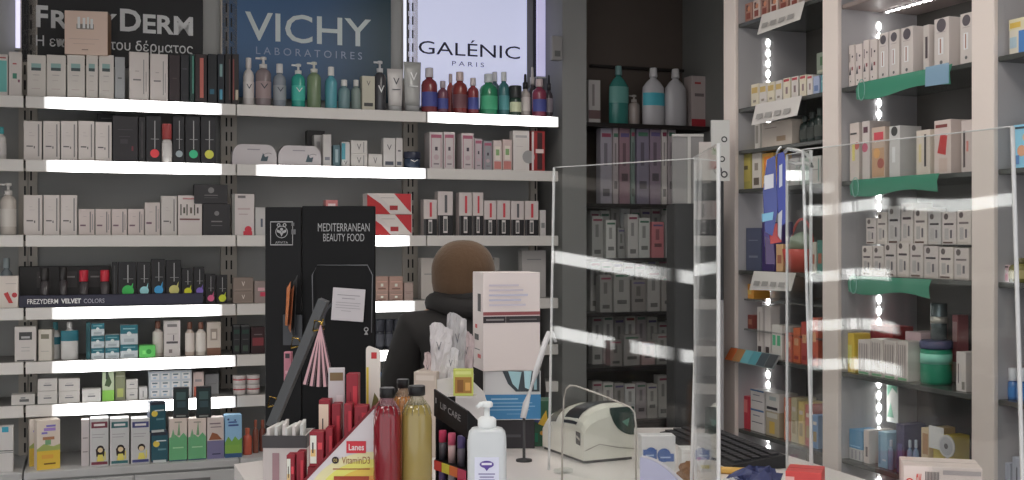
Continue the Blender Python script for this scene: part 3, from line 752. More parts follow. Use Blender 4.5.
GP = 'dark makeup packs with coloured dots on the fourth shelf'
for x0, x1, y, c, l in [(118, 136, 262, (60, 178, 84), 'green'), (136.7, 150.5, 262, (140, 196, 214), 'pale blue'), (151.2, 165, 259, (60, 150, 214), 'bright blue'), (165.7, 181, 260, (190, 184, 110), 'khaki'),
        (181.7, 193, 268, (206, 206, 40), 'yellow'), (193.7, 204.6, 267, (118, 96, 180), 'purple'), (205.2, 215.5, 274, (220, 90, 130), 'pink'), (216.2, 227.5, 275, (190, 200, 50), 'lime')]:
    zz = T4+.036
    t = A.s((x0+x1)/2, .05)
    h = A.z(y, t, .05)-zz
    wpx = x1-x0
    wv = A.s(x1, .05)-A.s(x0, .05)
    r = .30*wv
    if x0 > 204: zz = T4; h = A.z(y, t, .05)-zz
    box_item(A, x0, x1, y, zz, (36, 35, 37), [(.52, .58, .42, .92, (150, 150, 150)), (.28, .86, .52, .535, (120, 120, 120)), ('O', .55, .16+.03, .34, c), ('P', [(.7, .3), (.85, .42), (.8, .2)], c)], 'dark makeup pack with a %s dot on the fourth shelf' % l, 'makeup pack', GP, off=.055, name='makeup_pack', depth=.04)
box_item(A, 112, 117.6, 262, T4+.036, (34, 33, 35), [(.4, .5, .1, .9, (80, 80, 80))], 'narrow dark pack before the green-dot makeup pack', off=.055, depth=.04, cat='makeup pack')
tp = [(.1, .9, .1, .14, (140, 125, 115)), ('T', .42, .58, .35, .7, 'V', (200, 190, 180)), (.05, .95, .86, .9, (130, 115, 105))]
box_item(A, 233, 253.5, 291, T4, (122, 108, 100), tp, 'taupe carton with a pale V, lower of a stack by the black stand')
box_item(A, 233, 253.5, 277.5, None, (122, 108, 100), tp, 'taupe carton with a pale V, upper of a stack by the black stand', ybase=290.8)
box_item(A, 254.3, 266, 281, T4, (130, 116, 112), [(.5, 1, .3, .5, (180, 60, 80)), (.3, .9, .55, .7, (190, 150, 155))], 'taupe carton with pink and red marks touching the black stand')
for i, (x0, x1) in enumerate([(375.5, 388.5), (389.2, 403)]):
    d = [(.1, .9, .6, .66, (190, 150, 135)), (.2, .8, .1, .2, (120, 90, 80)), (.4, .6, .3, .5, (220, 200, 190))]
    box_item(A, x0, x1, 291, T4, (150, 124, 114), d, 'rosy taupe carton, bottom row, %s the black stand' % ['touching', 'one away from'][i], group='rosy taupe cartons', off=.02)
    box_item(A, x0, x1, 276.5, None, (164, 132, 120), d, 'rosy taupe carton, top row, %s the black stand' % ['touching', 'one away from'][i], group='rosy taupe cartons', ybase=290.8, off=.02)
box_item(A, 404, 413.5, 283, T4, (158, 138, 130), [(.2, .8, .4, .42, (120, 90, 80)), (0, 1, .48, .5, (110, 90, 84))], 'narrow rosy carton beside the rosy taupe stacks')
box_item(A, 421, 437, 258, T4, (176, 170, 164), [(.2, .8, .6, .62, (120, 120, 120))], 'tall white carton behind the left side of the brown hat', off=.1)
box_item(A, 494, 499.5, 258, T4, (150, 146, 142), [(.2, .8, .6, .62, (120, 120, 120))], 'thin white carton behind the right side of the brown hat', off=.1)
box_item(A, 522, 546, 250.5, T4, (156, 152, 150), [(.2, .8, .8, .82, (120, 120, 120)), (.2, .7, .5, .52, (120, 120, 120))], 'wide pale carton above the white dispenser box, fourth shelf', off=.08)

# fifth shelf
zf = T5
box_item(A, 14.5, 36.5, 326.5, zf, (178, 172, 168), [(.2, .8, .62, .84, (60, 60, 60)), (.3, .7, .66, .72, (150, 150, 150)), (.3, .7, .4, .41, (120, 120, 120)), (.3, .7, .3, .31, (120, 120, 120)), (.1, .9, .02, .05, (60, 60, 60))], 'white pack with black header, first of the fifth shelf', off=.02, cat='pack')
box_item(A, 38, 52, 329.5, zf, (182, 176, 166), [(.2, .8, .7, .85, (110, 106, 90)), (.2, .8, .3, .31, (120, 120, 120))], 'white box with an olive label on the fifth shelf', off=.03, turn=-10)
bt(50.5, 60.5, 322, 'round', (176, 176, 174), (60, 120, 128), 'white bottle with teal band behind the olive-label box', z=zf, lab=(44, 104, 118), band=(.4, .6), off=.1)
bt(60.8, 78.5, 322, 'mouth', (180, 178, 176), (180, 178, 176), 'broad white bottle with teal band before the teal pile', z=zf, lab=(42, 104, 118), band=(.5, .78), off=.05)
box_item(A, 86, 90.5, 322.5, zf, (34, 78, 84), [(.2, .8, .2, .8, (30, 66, 74))], 'dark teal upright carton at the left of the teal pile', off=.02)
tb = [(0, 1, .55, 1, (34, 98, 112)), ('O', .5, .55, .13, (190, 200, 205)), (.2, .8, .12, .3, (150, 160, 165)), (.15, .85, .78, .84, (120, 165, 170))]
cols_ = [(91, 104.5, [323.5, 336, 348.2]), (105.2, 119.5, [335, 347.8]), (120.2, 138, [325, 344.6])]
nm = {0: 'first', 1: 'middle', 2: 'last'}
for ci, (x0, x1, ys) in enumerate(cols_):
    for ri, y in enumerate(ys):
        lv = {3: ['top', 'middle', 'bottom'], 2: ['top', 'bottom']}[len(ys)][ri]
        kw = dict(zb=zf) if ri == len(ys)-1 else dict(zb=None, ybase=ys[ri+1]-.25)
        z_ = kw.pop('zb')
        box_item(A, x0, x1, y, z_, (176, 184, 188), tb, 'teal and white small carton, %s of the %s column in the pile' % (lv, nm[ci]), group='teal and white cartons', off=.02, **kw)
box_item(A, 139, 155.5, 345.5, zf, (92, 188, 92), [('O', .6, .5, .16, (50, 140, 60)), (.2, .4, .3, .6, (120, 210, 110))], 'small bright green carton on the fifth shelf', off=.01)
bt(152.5, 163, 321, 'round', (182, 172, 164), (110, 70, 56), 'white bottle with brown cap beside the green carton', z=zf, lab=(186, 180, 174), off=.07, band=(.1, .7))
box_item(A, 163.8, 180.5, 320.5, zf, (184, 178, 176), [(.2, .8, .82, .9, (120, 116, 116)), (.2, .8, .62, .63, (140, 130, 130)), (.15, .85, .36, .42, (80, 76, 80)), (.3, .5, .1, .2, (120, 110, 110)), (.55, .62, .44, .6, (100, 96, 100))], 'tall white carton with grey print between brown-capped bottles')
bt(185, 194.5, 322, 'round', (176, 160, 150), (112, 74, 60), 'brown and white bottle, first of a pair on the fifth shelf', z=zf, lab=(186, 178, 172), off=.05, band=(.12, .68))
bt(195.5, 206, 322, 'round', (184, 176, 168), (112, 74, 60), 'brown and white bottle, second of a pair on the fifth shelf', z=zf, lab=(190, 184, 178), off=.05, band=(.12, .68))
box_item(A, 206.8, 221, 322, zf, (176, 166, 156), [(0, 1, 0, .22, (112, 78, 62)), (.25, .75, .45, .8, (140, 128, 118)), (.35, .65, .5, .7, (190, 180, 170))], 'white carton with a brown foot on the fifth shelf')
bg = [(.1, .9, .7, .84, (36, 60, 52)), (.15, .85, .5, .52, (80, 80, 80)), (.2, .8, .1, .3, (56, 70, 60)), (0, 1, .94, 1, (70, 70, 70))]
row(A, [(233, 240.5, 325), (241, 250, 325)], zf, (38, 38, 40), bg, 'black-green upright packs on the fifth shelf', 'black-green packs', cat='pack')
box_item(A, 251, 265, 327, zf, (52, 34, 36), [(.1, .9, .3, .6, (120, 50, 56)), (.2, .8, .7, .74, (100, 90, 90))], 'dark maroon pack touching the black stand, fifth shelf', cat='pack')
for i, (x0, x1) in enumerate([(374.8, 384.5), (385, 393), (393.6, 402)]):
    bottle(A, x0, x1, 319, zf, 'jar', (42, 44, 52), (52, 54, 62), 'dark slate jar on the fifth shelf beside the customer, %s' % pos(i, 3), lab=(70, 72, 80), band=(.1, .5), off=.05, group='slate jars on the fifth shelf')
# sixth shelf
wb = [(.3, .7, .4, .5, (110, 110, 114)), (.35, .65, .6, .64, (150, 150, 150))]
box_item(A, 11, 35, 394.5, T6, (176, 172, 168), [(.35, .75, .3, .55, (90, 90, 90)), (.4, .6, .6, .75, (120, 120, 120))], 'flat white box alone at the left of the sixth shelf', off=.02)
for ci, (x0, x1) in enumerate([(37.5, 57.5), (58.5, 80)]):
    box_item(A, x0, x1, 391, T6, (186, 182, 178), wb, 'low white box, bottom of the %s pair stack, sixth shelf' % ['first', 'second'][ci], group='stacked low white boxes', off=.02)
    box_item(A, x0, x1, 378.5, None, (186, 182, 178), wb, 'low white box, top of the %s pair stack, sixth shelf' % ['first', 'second'][ci], group='stacked low white boxes', ybase=390.8, off=.02)
box_item(A, 82, 101, 389, T6, (192, 190, 188), wb, 'low white box alone between the stacks and the green-leaf pack', off=.01)
box_item(A, 102, 114.3, 370, T6, (176, 190, 160), [('P', [(.2, .5), (.5, .9), (.8, .6), (.6, .45)], (70, 90, 60)), (0, 1, 0, .35, (130, 190, 80)), (.3, .5, .7, .95, (60, 70, 60))], 'white and lime pack with a leaf print on the sixth shelf', off=.02)
box_item(A, 115, 125.5, 371, T6, (136, 140, 112), [(.2, .8, .1, .4, (176, 184, 110)), (.1, .9, .8, .85, (170, 170, 150))], 'olive translucent pack beside the leaf-print pack', off=.04)
box_item(A, 126, 138, 388.5, T6, (184, 182, 178), wb, 'small white box, lower of a little stack, sixth shelf', off=.02)
box_item(A, 126, 138, 379.5, None, (184, 182, 178), wb, 'small white box, upper of a little stack, sixth shelf', ybase=388.3, off=.02)
box_item(A, 138.8, 147.5, 387, T6, (188, 186, 184), [(.45, .55, .2, .7, (120, 120, 120))], 'tiny white box beside the little stack, sixth shelf', off=.02)
gp = []
for rr_ in range(3):
    for cc_ in range(4):
        gp += [(.05+cc_*.24, .24+cc_*.24, .07+rr_*.31, .30+rr_*.31, (200, 206, 214)), (.08+cc_*.24, .2+cc_*.24, .22+rr_*.31, .27+rr_*.31, (90, 110, 120)), (.10+cc_*.24, .17+cc_*.24, .1+rr_*.31, .16+rr_*.31, (150, 170, 190))]
box_item(A, 148.5, 192, 370.5, T6, (178, 184, 190), gp, 'wide white box printed with a grid of small pictures', off=.03, depth=.1)
box_item(A, 192.8, 204, 372, T6, (190, 170, 164), [(.1, .9, 0, .4, (200, 100, 80)), (.2, .8, .6, .7, (150, 140, 140))], 'white carton with coral foot behind the black phone-like packs', off=.05)
box_item(A, 204.8, 219, 374, T6, (150, 152, 154), [(.2, .8, .5, .52, (110, 110, 110))], 'grey carton beside the coral-footed carton, sixth shelf', off=.1)
for ci, (x0, x1) in enumerate([(233, 245.5), (246.5, 259.5)]):
    for ri in range(2):
        zb_ = T6 + ri*.047
        bottle(A, x0, x1, 0, zb_, 'jar', (184, 178, 176), (184, 178, 176), 'small white pot, %s of the %s pot stack, sixth shelf' % (['bottom', 'top'][ri], ['first', 'second'][ci]), h=.0465, lab=(176, 44, 56), band=(.5, .85), off=.05, group='stacked white pots')
box_item(A, 374, 397, 373, T6, (86, 120, 160), [(.1, .9, .6, .66, (150, 170, 190)), (.2, .6, .2, .4, (60, 90, 140))], 'blue carton low on the sixth shelf beside the customer', off=.05)
# base shelf
zq = ZBASE
FRO = -.10
for i, (ya, yb) in enumerate(((451.5, None), (427, 451.2))):
    box_item(A, -6, 13.5, ya, zq if yb is None else None, (184, 180, 178), [(.4, .75, .78, 1, (50, 140, 165)), (0, 1, 0, .03, (60, 60, 60))] if i else [(0, 1, .92, .95, (120, 120, 120))], ['plain white carton at the bottom left of the base shelf', 'white carton with a blue tab stacked at the far left'][i], off=FRO, ybase=yb)
yk = [(0, 1, 0, .42, (206, 170, 60)), ('P', [(0, .42), (.3, .52), (.7, .46), (1, .5), (1, .38), (0, .38)], (150, 160, 90)), (.25, .75, .6, .66, (160, 110, 80)), (.2, .45, .72, .76, (120, 110, 180)), (.3, .8, .78, .84, (150, 120, 190)), (.4, .8, .86, .9, (120, 110, 180)), (.35, .6, .5, .6, (110, 150, 110)), (.3, .8, .1, .13, (110, 76, 30)), (.2, .7, .22, .3, (222, 150, 60))]
box_item(A, 36.5, 60.5, 420, zq, (200, 188, 176), yk, 'yellow and white children carton, front one of two, base shelf', off=FRO, depth=.07, turn=12, side=None)
box_item(A, 29, 50, 418.5, zq, (200, 190, 180), yk, 'yellow and white children carton standing behind its twin', off=FRO+.10, depth=.05, turn=8)
def kid(c, girl):
    return [(.06, .94, .80, .93, c), (.2, .8, .84, .89, (200, 195, 195)), (.12, .8, .66, .67, (140, 130, 140)), (.12, .7, .6, .61, (140, 130, 140)), (.06, .94, .03, .09, c), (0, .06, 0, 1, (196, 192, 194)),
            ('O', .55, .36, .2, (40, 30, 30)), ('P', [(.3, .36), (.34, .2), (.76, .2), (.8, .36)] if girl else [(.4, .36), (.7, .36), (.7, .34), (.4, .34)], (40, 30, 30)), ('O', .55, .335, .14, (222, 180, 140)), ('P', [(.35, .1), (.42, .24), (.68, .24), (.76, .1)], (206, 190, 90)), (.78, .84, .12, .3, (206, 190, 90))]
box_item(A, 81, 89.5, 420, zq, (178, 170, 170), [(.2, .8, .3, .32, (120, 110, 110)), (.2, .8, .6, .62, (120, 110, 110))], 'white carton seen edge-on before the children-figure cartons', off=FRO+.02)
for i, (x0, x1, c, g_) in enumerate([(90, 108.7, (110, 48, 62), True), (110, 129.2, (48, 96, 100), True), (131, 150, (62, 66, 116), False)]):
    box_item(A, x0, x1, 418.5, zq, tuple(int(180+.0*v) for v in c), kid(c, g_), 'carton with a cartoon child and %s header' % ['maroon', 'teal', 'indigo'][i], off=FRO, group='children-figure cartons', depth=.08)
ny = [(0, 1, .06, .9, (40, 80, 92)), ('O', .3, .62, .2, (206, 180, 70)), (.3, .9, .7, .74, (190, 200, 200)), (.4, .9, .4, .46, (90, 130, 140)), (.1, .9, .0, .08, (170, 176, 176)), (.1, .9, .92, 1, (44, 44, 54))]
box_item(A, 151.2, 168, 432.5, zq, (44, 54, 74), ny, 'navy carton with a yellow star, lower of a leaning stack', off=FRO)
box_item(A, 149.5, 166, 402, None, (44, 54, 74), ny, 'navy carton with a yellow star, upper of a leaning stack', off=FRO, ybase=432.2, turn=10)
gn = [(0, 1, .02, .55, (96, 160, 112)), ('P', [(0, .55), (.35, .62), (.55, .55), (.8, .66), (1, .55)], (96, 160, 112)), ('P', [(.45, .6), (.55, .95), (.62, .6)], (110, 150, 110)), ('P', [(.1, .55), (.22, .76), (.34, .55)], (110, 160, 118)), (.2, .8, .3, .33, (150, 190, 150)), (0, 1, 0, .03, (60, 80, 100)), (.3, .7, .9, .93, (150, 140, 130))]
row(A, [(169, 187.3, 418.5), (188, 206.3, 418.5)], zq, (196, 182, 174), gn, 'green and cream herbal cartons on the base shelf', 'green herbal cartons', off=FRO)
ph = [(.06, .94, .14, .95, (34, 46, 48)), (.2, .8, .6, .85, (60, 84, 84)), (.25, .8, .35, .55, (50, 70, 76)), (.2, .8, .05, .1, (120, 124, 120))]
box_item(A, 173, 189, 387.5, None, (40, 40, 42), ph, 'black phone-like pack standing on the first green herbal carton', off=FRO+.01, ybase=418.2, depth=.03, turn=-5, cat='pack')
box_item(A, 196, 211.5, 386.5, None, (40, 40, 42), ph, 'black phone-like pack standing on the second green herbal carton', off=FRO+.01, ybase=418.2, depth=.03, turn=-4, cat='pack')
box_item(A, 207, 224, 417.5, zq, (190, 178, 174), [(0, 1, 0, .44, (110, 106, 140)), ('P', [(.1, .46), (.3, .64), (.6, .6), (.9, .46)], (140, 84, 58)), (.15, .8, .84, .87, (120, 100, 110)), (.2, .85, .76, .78, (120, 100, 110)), (.3, .8, .1, .13, (60, 60, 90))], 'white and violet carton with a brown picture, base shelf', off=FRO)
box_item(A, 224.8, 242, 415, zq, (130, 170, 206), [(0, 1, 0, .1, (50, 80, 120)), (0, 1, .1, .36, (120, 160, 70)), ('P', [(0, .36), (.2, .5), (.4, .38), (.6, .5), (.8, .4), (1, .46), (1, .3), (0, .3)], (110, 156, 70)), (.2, .8, .74, .78, (60, 80, 140)), ('O', .2, .9, .06, (50, 60, 110)), ('O', .6, .88, .05, (50, 60, 110)), (.2, .7, .82, .85, (60, 80, 150))], 'sky-blue carton with a green meadow print, base shelf', off=FRO)
for i, (x0, x1, y, b, c, l) in enumerate([(243, 252, 428, (186, 84, 62), (190, 96, 70), 'orange-red bottle beside the sky-blue carton'), (252.5, 258.5, 420, (120, 70, 56), (150, 80, 60), 'slim brown bottle behind the orange-red bottle'), (259, 266, 420, (110, 60, 50), (140, 76, 60), 'slim russet bottle next to the black stand, base shelf')]):
    bottle(A, x0, x1, y, zq, 'round', b, c, l, off=FRO+.06+.03*i)

# ---------------------------------------------------------------- goods in the dark recessed shelving
D = Fr(A.pt(0, .10)[:2], A.a)
d1, d2, d3, d4, d5, d6 = ZD
box_item(D, 588.5, 600.5, 80, d1, (150, 146, 144), [(0, 1, .1, .3, (90, 70, 70)), (.3, .5, .4, .9, (110, 104, 104))], 'white upright carton at the left end of the dark top shelf', off=.04)
bottle(D, 609, 628, 66, d1, 'mouth', (44, 104, 98), (90, 120, 120), 'green mouthwash bottle on the dark shelf', lab=(80, 130, 124), band=(.36, .64))
bottle(D, 629, 639, 95, d1, 'pump', (126, 116, 112), (140, 134, 130), 'small clear spray bottle between the mouthwash bottles')
bottle(D, 642.5, 664, 68, d1, 'mouth', (162, 160, 164), (176, 174, 176), 'white mouthwash bottle with a teal label band', lab=(60, 150, 166), band=(.34, .56))
bottle(D, 664.8, 686, 69, d1, 'mouth', (158, 156, 160), (168, 166, 168), 'plain white mouthwash bottle beside the teal-labelled one')
box_item(D, 691.5, 707, 76, d1, (158, 146, 144), [(0, 1, .02, .16, (150, 40, 50)), (.2, .6, .84, .88, (150, 60, 60)), (.2, .8, .6, .66, (100, 90, 90))], 'tall white carton with red foot on the dark shelf', off=.05, depth=.09)
box_item(D, 715, 731, 89, d1, (156, 146, 144), [('O', .9, .3, .38, (170, 40, 50))], 'white carton with a red disc beside the cream post', off=.05, depth=.09)
random.seed(3)
def drow(spec, zb, cols_, desc, group, off=.05, prints=None):
    n = len(spec)
    for i, (x0, x1, y) in enumerate(spec):
        c = tuple(min(200, int(v*1.28)) for v in cols_[i % len(cols_)])
        p = prints or [(.2, .8, .1+.1*(i % 3), .2+.1*(i % 3), tuple(int(v*.6) for v in c)), (.3, .6, .5, .8, tuple(int(v*.75) for v in c)), (.1, .9, .88, .93, ((130, 60, 80), (70, 110, 90), (90, 80, 120))[i % 3])]
        box_item(D, x0, x1, y, zb, c, p, pos(i, n)+' '+desc, 'box', group, off=off)
drow([(600.5, 612, 128), (613, 618.5, 128), (619.5, 630, 128), (631, 635, 127), (637, 649, 127), (650, 661, 127), (662, 667, 127), (668, 676, 127)], d2,
     [(112, 108, 116), (124, 116, 118), (106, 84, 92), (84, 96, 92), (96, 90, 104), (104, 92, 104), (150, 146, 144), (120, 112, 116)], 'muted plum and grey cartons under the mouthwash bottles', 'muted cartons in the dark shelving')
drow([(592, 603, 216), (606, 616, 220), (618, 625, 228), (628, 638, 214), (639, 650, 218), (652, 664, 222), (666, 674, 215), (676, 690, 225)], d3,
     [(120, 120, 118), (150, 150, 148), (110, 110, 108), (148, 146, 144), (150, 150, 148), (150, 90, 96), (120, 120, 120), (170, 168, 166)], 'mixed pale cartons seen through the large screen, upper row', 'pale cartons behind the large screen')
drow([(600, 612, 275), (614, 630, 272), (632, 646, 280), (648, 660, 270), (662, 675, 276), (677, 690, 280), (692, 704, 272)], d4,
     [(110, 108, 106), (120, 118, 116), (104, 100, 98), (130, 128, 126), (116, 112, 110), (150, 148, 146), (100, 98, 98)], 'grey cartons seen through the large screen, middle row', 'grey cartons behind the large screen')
drow([(610, 622, 340), (624, 640, 335), (642, 655, 342), (657, 668, 334), (670, 684, 338), (700, 712, 330)], d5,
     [(100, 98, 96), (112, 110, 108), (130, 110, 110), (110, 108, 106), (124, 122, 120), (90, 88, 90)], 'grey cartons seen through the large screen, lower row', 'grey cartons low behind the large screen')

GR = [(132, 130, 128), (150, 148, 146), (118, 116, 114), (160, 158, 156), (126, 120, 122), (140, 138, 134)]
def fill(x0, x1, ytop, n, seed):
    rnd = random.Random(seed); out = []; x = x0; w = (x1-x0)/n
    for i in range(n): out.append((x+.4, x+w-.6, ytop+rnd.uniform(-5, 5))); x += w
    return out
drow(fill(602, 700, 162, 9, 1), d2, GR, 'grey-white cartons in the second layer below the mouthwash shelf', 'rear cartons on the second dark shelf', off=.17)
drow(fill(590, 702, 206, 11, 2), d3, GR, 'grey-white cartons standing behind the upper screened row', 'rear cartons on the third dark shelf', off=.17)
drow(fill(590, 702, 262, 10, 3), d4, GR, 'grey-white cartons standing behind the middle screened row', 'rear cartons on the fourth dark shelf', off=.17)
drow(fill(592, 702, 318, 10, 4), d5, GR, 'grey-white cartons standing behind the lower screened row', 'rear cartons on the fifth dark shelf', off=.17)
drow(fill(592, 702, 380, 10, 5), d6, GR, 'grey-white cartons on the lowest dark shelf above the terminal', 'cartons on the lowest dark shelf', off=.05)
# ================================================================ goods on the side shelving
b1, b2, b3, b4, b5 = ZB
def bb(x0, x1, y, zb, col, prints, label, **k):
    k.setdefault('depth', .10); k.setdefault('off', .03)
    return box_item(B, x0, x1, y, zb, col, prints, label, **k)
def brow(edges, zb, col, prints, desc, group, **k):
    for i, e in enumerate(edges):
        c = col[i % len(col)] if isinstance(col, list) else col
        bb(e[0], e[1], e[2], zb, c, prints(i) if callable(prints) else prints, pos(i, len(edges))+' '+desc, group=group, **k)
def rail_paper(x0, x1, zt, h, col, label, off=-.012, sag=.0, name='shelf_talker', fold=True, lines=True):
    """a card or strip hanging over the shelf edge"""
    s0, s1 = B.s(x0, off), B.s(x1, off); w = s1-s0
    root = empty(name, B.pt(s0, off-.03, zt), B.rz)
    m = MB(); c = mat(col, rough=.4)
    m.add([(0, 0, -h), (w, 0, -h*.9), (w, .024, .0), (0, .024, 0), (0, .002, -h), (w, .002, -h*.9), (w, .026, 0), (0, .026, 0)],
          [(0, 1, 2, 3), (7, 6, 5, 4), (0, 4, 5, 1), (3, 2, 6, 7), (0, 3, 7, 4), (1, 5, 6, 2)], c)
    if lines:
        g = mat(tuple(v*.75 for v in col))
        for k in range(4):
            x = w*(.1+.2*k); m.add([(x, -.001, -h*.75), (x+w*.14, -.001, -h*.74), (x+w*.14, .006, -h*.5), (x, .006, -h*.5)], [(0, 1, 2, 3)], g)
    m.build('card', root)
    tag(root, label, 'shelf card')
# bay nearest the corner -------------------------------------------------
pz = 2.605
brow([(745, 752, 3), (753, 760, 0), (761, 768, -2), (770, 778, -4), (779, 788, -6), (790, 799, -8)], pz, [(150, 110, 96), (176, 160, 150)], [(.2, .8, .2, .5, (120, 60, 50)), (.2, .5, .6, .9, (90, 60, 56)), ('O', .6, .7, .2, (180, 120, 90))], 'brown patterned cartons at the very top of the side shelving', 'patterned cartons on the top side shelf')
rail_paper(763, 806, pz, .09, (176, 172, 168), 'pale printed card hanging under the topmost side shelf')
yp = [(.1, .9, .6, .85, (176, 150, 90)), (.3, .7, .2, .3, (130, 120, 110))]
rp = [(.1, .9, .84, .95, (160, 60, 66)), (.4, .7, .3, .6, (130, 110, 110))]
brow([(751, 758.5, 84), (759.3, 766.5, 83), (767.3, 774.5, 82), (775.3, 782, 80.5), (783, 790, 78), (791.3, 798, 76.5), (799.5, 806, 75), (807, 812.5, 75)], b1, [(188, 180, 160), (184, 178, 172)],
     lambda i: yp if i < 4 else rp, 'small white cartons with yellow or red tops, first side bay', 'small cartons high in the first side bay', depth=.07)
bb(813, 819.5, 76, b1, (140, 150, 176), [(.2, .8, .2, .5, (90, 110, 150))], 'pale blue narrow carton after the small white cartons', depth=.05)
bb(820.5, 830.5, 74, b1, (78, 134, 146), [(.1, .9, .6, .7, (120, 160, 165))], 'teal carton, lower of a stack beside the cream divider', depth=.10)
bb(816.5, 829, 52, None, (112, 120, 108), [(.3, .7, .4, .8, (60, 90, 60)), (.1, .9, .1, .2, (150, 150, 130))], 'grey-green carton resting on the teal one', ybase=73.8, depth=.06)
rail_paper(757, 803, b1, .095, (182, 178, 174), 'pale printed card hanging under the second side shelf')
pm = 2.015
bb(754.5, 759.5, 120, pm, (170, 166, 160), [(.2, .8, .2, .8, (120, 116, 110))], 'narrow white carton standing before the wide beige one', depth=.03)
bb(762, 792, 121, pm, (164, 154, 144), [(.1, .5, .75, .78, (120, 106, 100)), (.5, .8, .2, .4, (130, 110, 90))], 'wide beige carton on the short middle side shelf', depth=.12)
for i, (x0, x1, y) in enumerate([(802, 808.5, 116), (809.3, 816, 112), (816.8, 824, 108)]):
    bottle(B, x0, x1, y, pm, 'round', (38, 48, 46), (52, 58, 56), 'dark green bottle, %s on the short side shelf' % pos(i, 3), group='dark green bottles', lab=(66, 70, 66), off=.07)
bb(741.5, 751, 150, b2, (150, 140, 70), [(.1, .9, .2, .8, (170, 156, 80)), (.3, .7, .5, .6, (90, 80, 50))], 'mustard carton against the first cream post')
bb(752, 761, 152, b2, (184, 178, 170), [(.2, .8, .1, .3, (90, 80, 70)), (.3, .7, .5, .7, (130, 120, 110))], 'white carton beside the mustard carton')
bb(762, 773, 153, b2, (196, 150, 70), [(.2, .8, .5, .9, (206, 120, 50))], 'orange carton behind the hanging blue packs')
brow([(780, 789, 160), (790, 799, 158), (800, 809, 158), (810, 821, 156)], b2, [(172, 170, 166), (160, 158, 156), (150, 166, 156)], [(.2, .8, .5, .53, (130, 128, 126)), (.75, .85, .1, .9, (110, 140, 130))], 'pale cartons seen through the wide screen, first side bay', 'pale cartons in the first side bay')
bb(746, 761, 228, b3, (72, 78, 100), [(.2, .8, .3, .35, (110, 116, 130)), (.2, .8, .7, .72, (110, 116, 130))], 'slate blue carton low in the first side bay')
bb(762, 774, 222, b3, (60, 48, 96), [(.2, .8, .5, .8, (100, 90, 150))], 'deep violet carton beside the slate blue one')
# red wire basket item
t0, t1 = B.s(785, .05), B.s(808, .05); w_ = t1-t0
root = empty('gift_basket', B.pt((t0+t1)/2, .08, b3+.001), B.rz)
m = MB(); rm = mat((176, 62, 56), rough=.4)
m.lathe([(w_*.38, 0), (w_*.46, .06), (w_*.5, .10), (w_*.47, .10), (w_*.42, .06), (w_*.34, .004)], rm); m.build('basket_body', root)
MB().tube([(w_*.46*math.cos(a), 0, .1+.13*math.sin(a)) for a in [math.pi*k/14 for k in range(15)]], .006, rm).build('handle', root)
MB().lathe([(.01, .09), (w_*.34, .10), (w_*.3, .15), (.01, .175)], mat((110, 130, 110))).build('filling', root)
tag(root, 'round red gift basket with an arched handle in the first side bay', 'basket')
brow([(776, 783, 244), (809.5, 816, 242), (817, 823, 240)], b3, [(186, 150, 110), (176, 172, 160), (70, 120, 110)], [(.2, .8, .3, .6, (150, 90, 70))], 'small assorted cartons around the red basket', 'assorted cartons around the red basket')
rail_paper(755, 797, b3, .085, (182, 180, 176), 'white lettered card hanging below the red basket shelf')
# orange boxes on a small glass ledge
zl = B.yz(299, 752, .04)
MB_ = MB().box(SB[0]+.05, SB[1]-.05, .03, DP, zl-.008, zl, mat((120, 124, 122), rough=.1, alpha=.5)); gl_ = MB_.build('glass_shelf', None, loc=B.pt(0, 0, 0), rz=B.rz)
tag(gl_, 'thin glass ledge carrying the orange box in the first side bay', 'shelf')
zl2 = B.yz(329, 752, .04)
MB_ = MB().box(SB[0]+.05, SB[1]-.05, .03, DP, zl2-.008, zl2, mat((120, 124, 122), rough=.1, alpha=.5)); gl2 = MB_.build('glass_shelf', None, loc=B.pt(0, 0, 0), rz=B.rz)
tag(gl2, 'thin glass ledge carrying the dark red boxes in the first side bay', 'shelf')
bb(744, 753.5, 284, zl, (206, 142, 56), [(.2, .8, .3, .6, (226, 170, 90))], 'bright orange box on the upper glass ledge', off=.05, depth=.09)
bb(740.5, 746.5, 315, zl2, (200, 110, 62), [(.2, .8, .3, .7, (220, 160, 90))], 'orange-red box on the lower glass ledge', off=.05, depth=.05)
bb(747.3, 753, 315, zl2, (110, 50, 44), [(.2, .8, .3, .7, (150, 100, 80))], 'dark red box beside the orange-red box', off=.05, depth=.07)
bb(757, 762.5, 307, b4, (184, 178, 174), [(.2, .8, .05, .2, (60, 50, 50)), (.4, .6, .3, .9, (160, 150, 146))], 'tall slim white carton behind the price tray, first of two', depth=.05, off=.045)
bb(764.5, 770.5, 306, b4, (188, 182, 178), [(.2, .8, .05, .2, (60, 50, 50))], 'tall slim white carton behind the price tray, second of two', depth=.05, off=.045)
bb(771.5, 782, 325, b4, (180, 178, 172), [(.1, .4, .4, .7, (70, 150, 110)), (.55, .85, .4, .7, (70, 150, 110))], 'white carton with two green ovals in the first side bay')
brow([(785, 792, 333), (793, 800, 328), (801, 808, 322), (809, 818, 318)], b4, [(186, 84, 60), (196, 96, 56), (176, 70, 60)], [(.2, .8, .5, .7, (210, 150, 110)), (.2, .8, .1, .2, (150, 50, 46))], 'orange-red cartons seen through the wide screen', 'orange-red cartons')
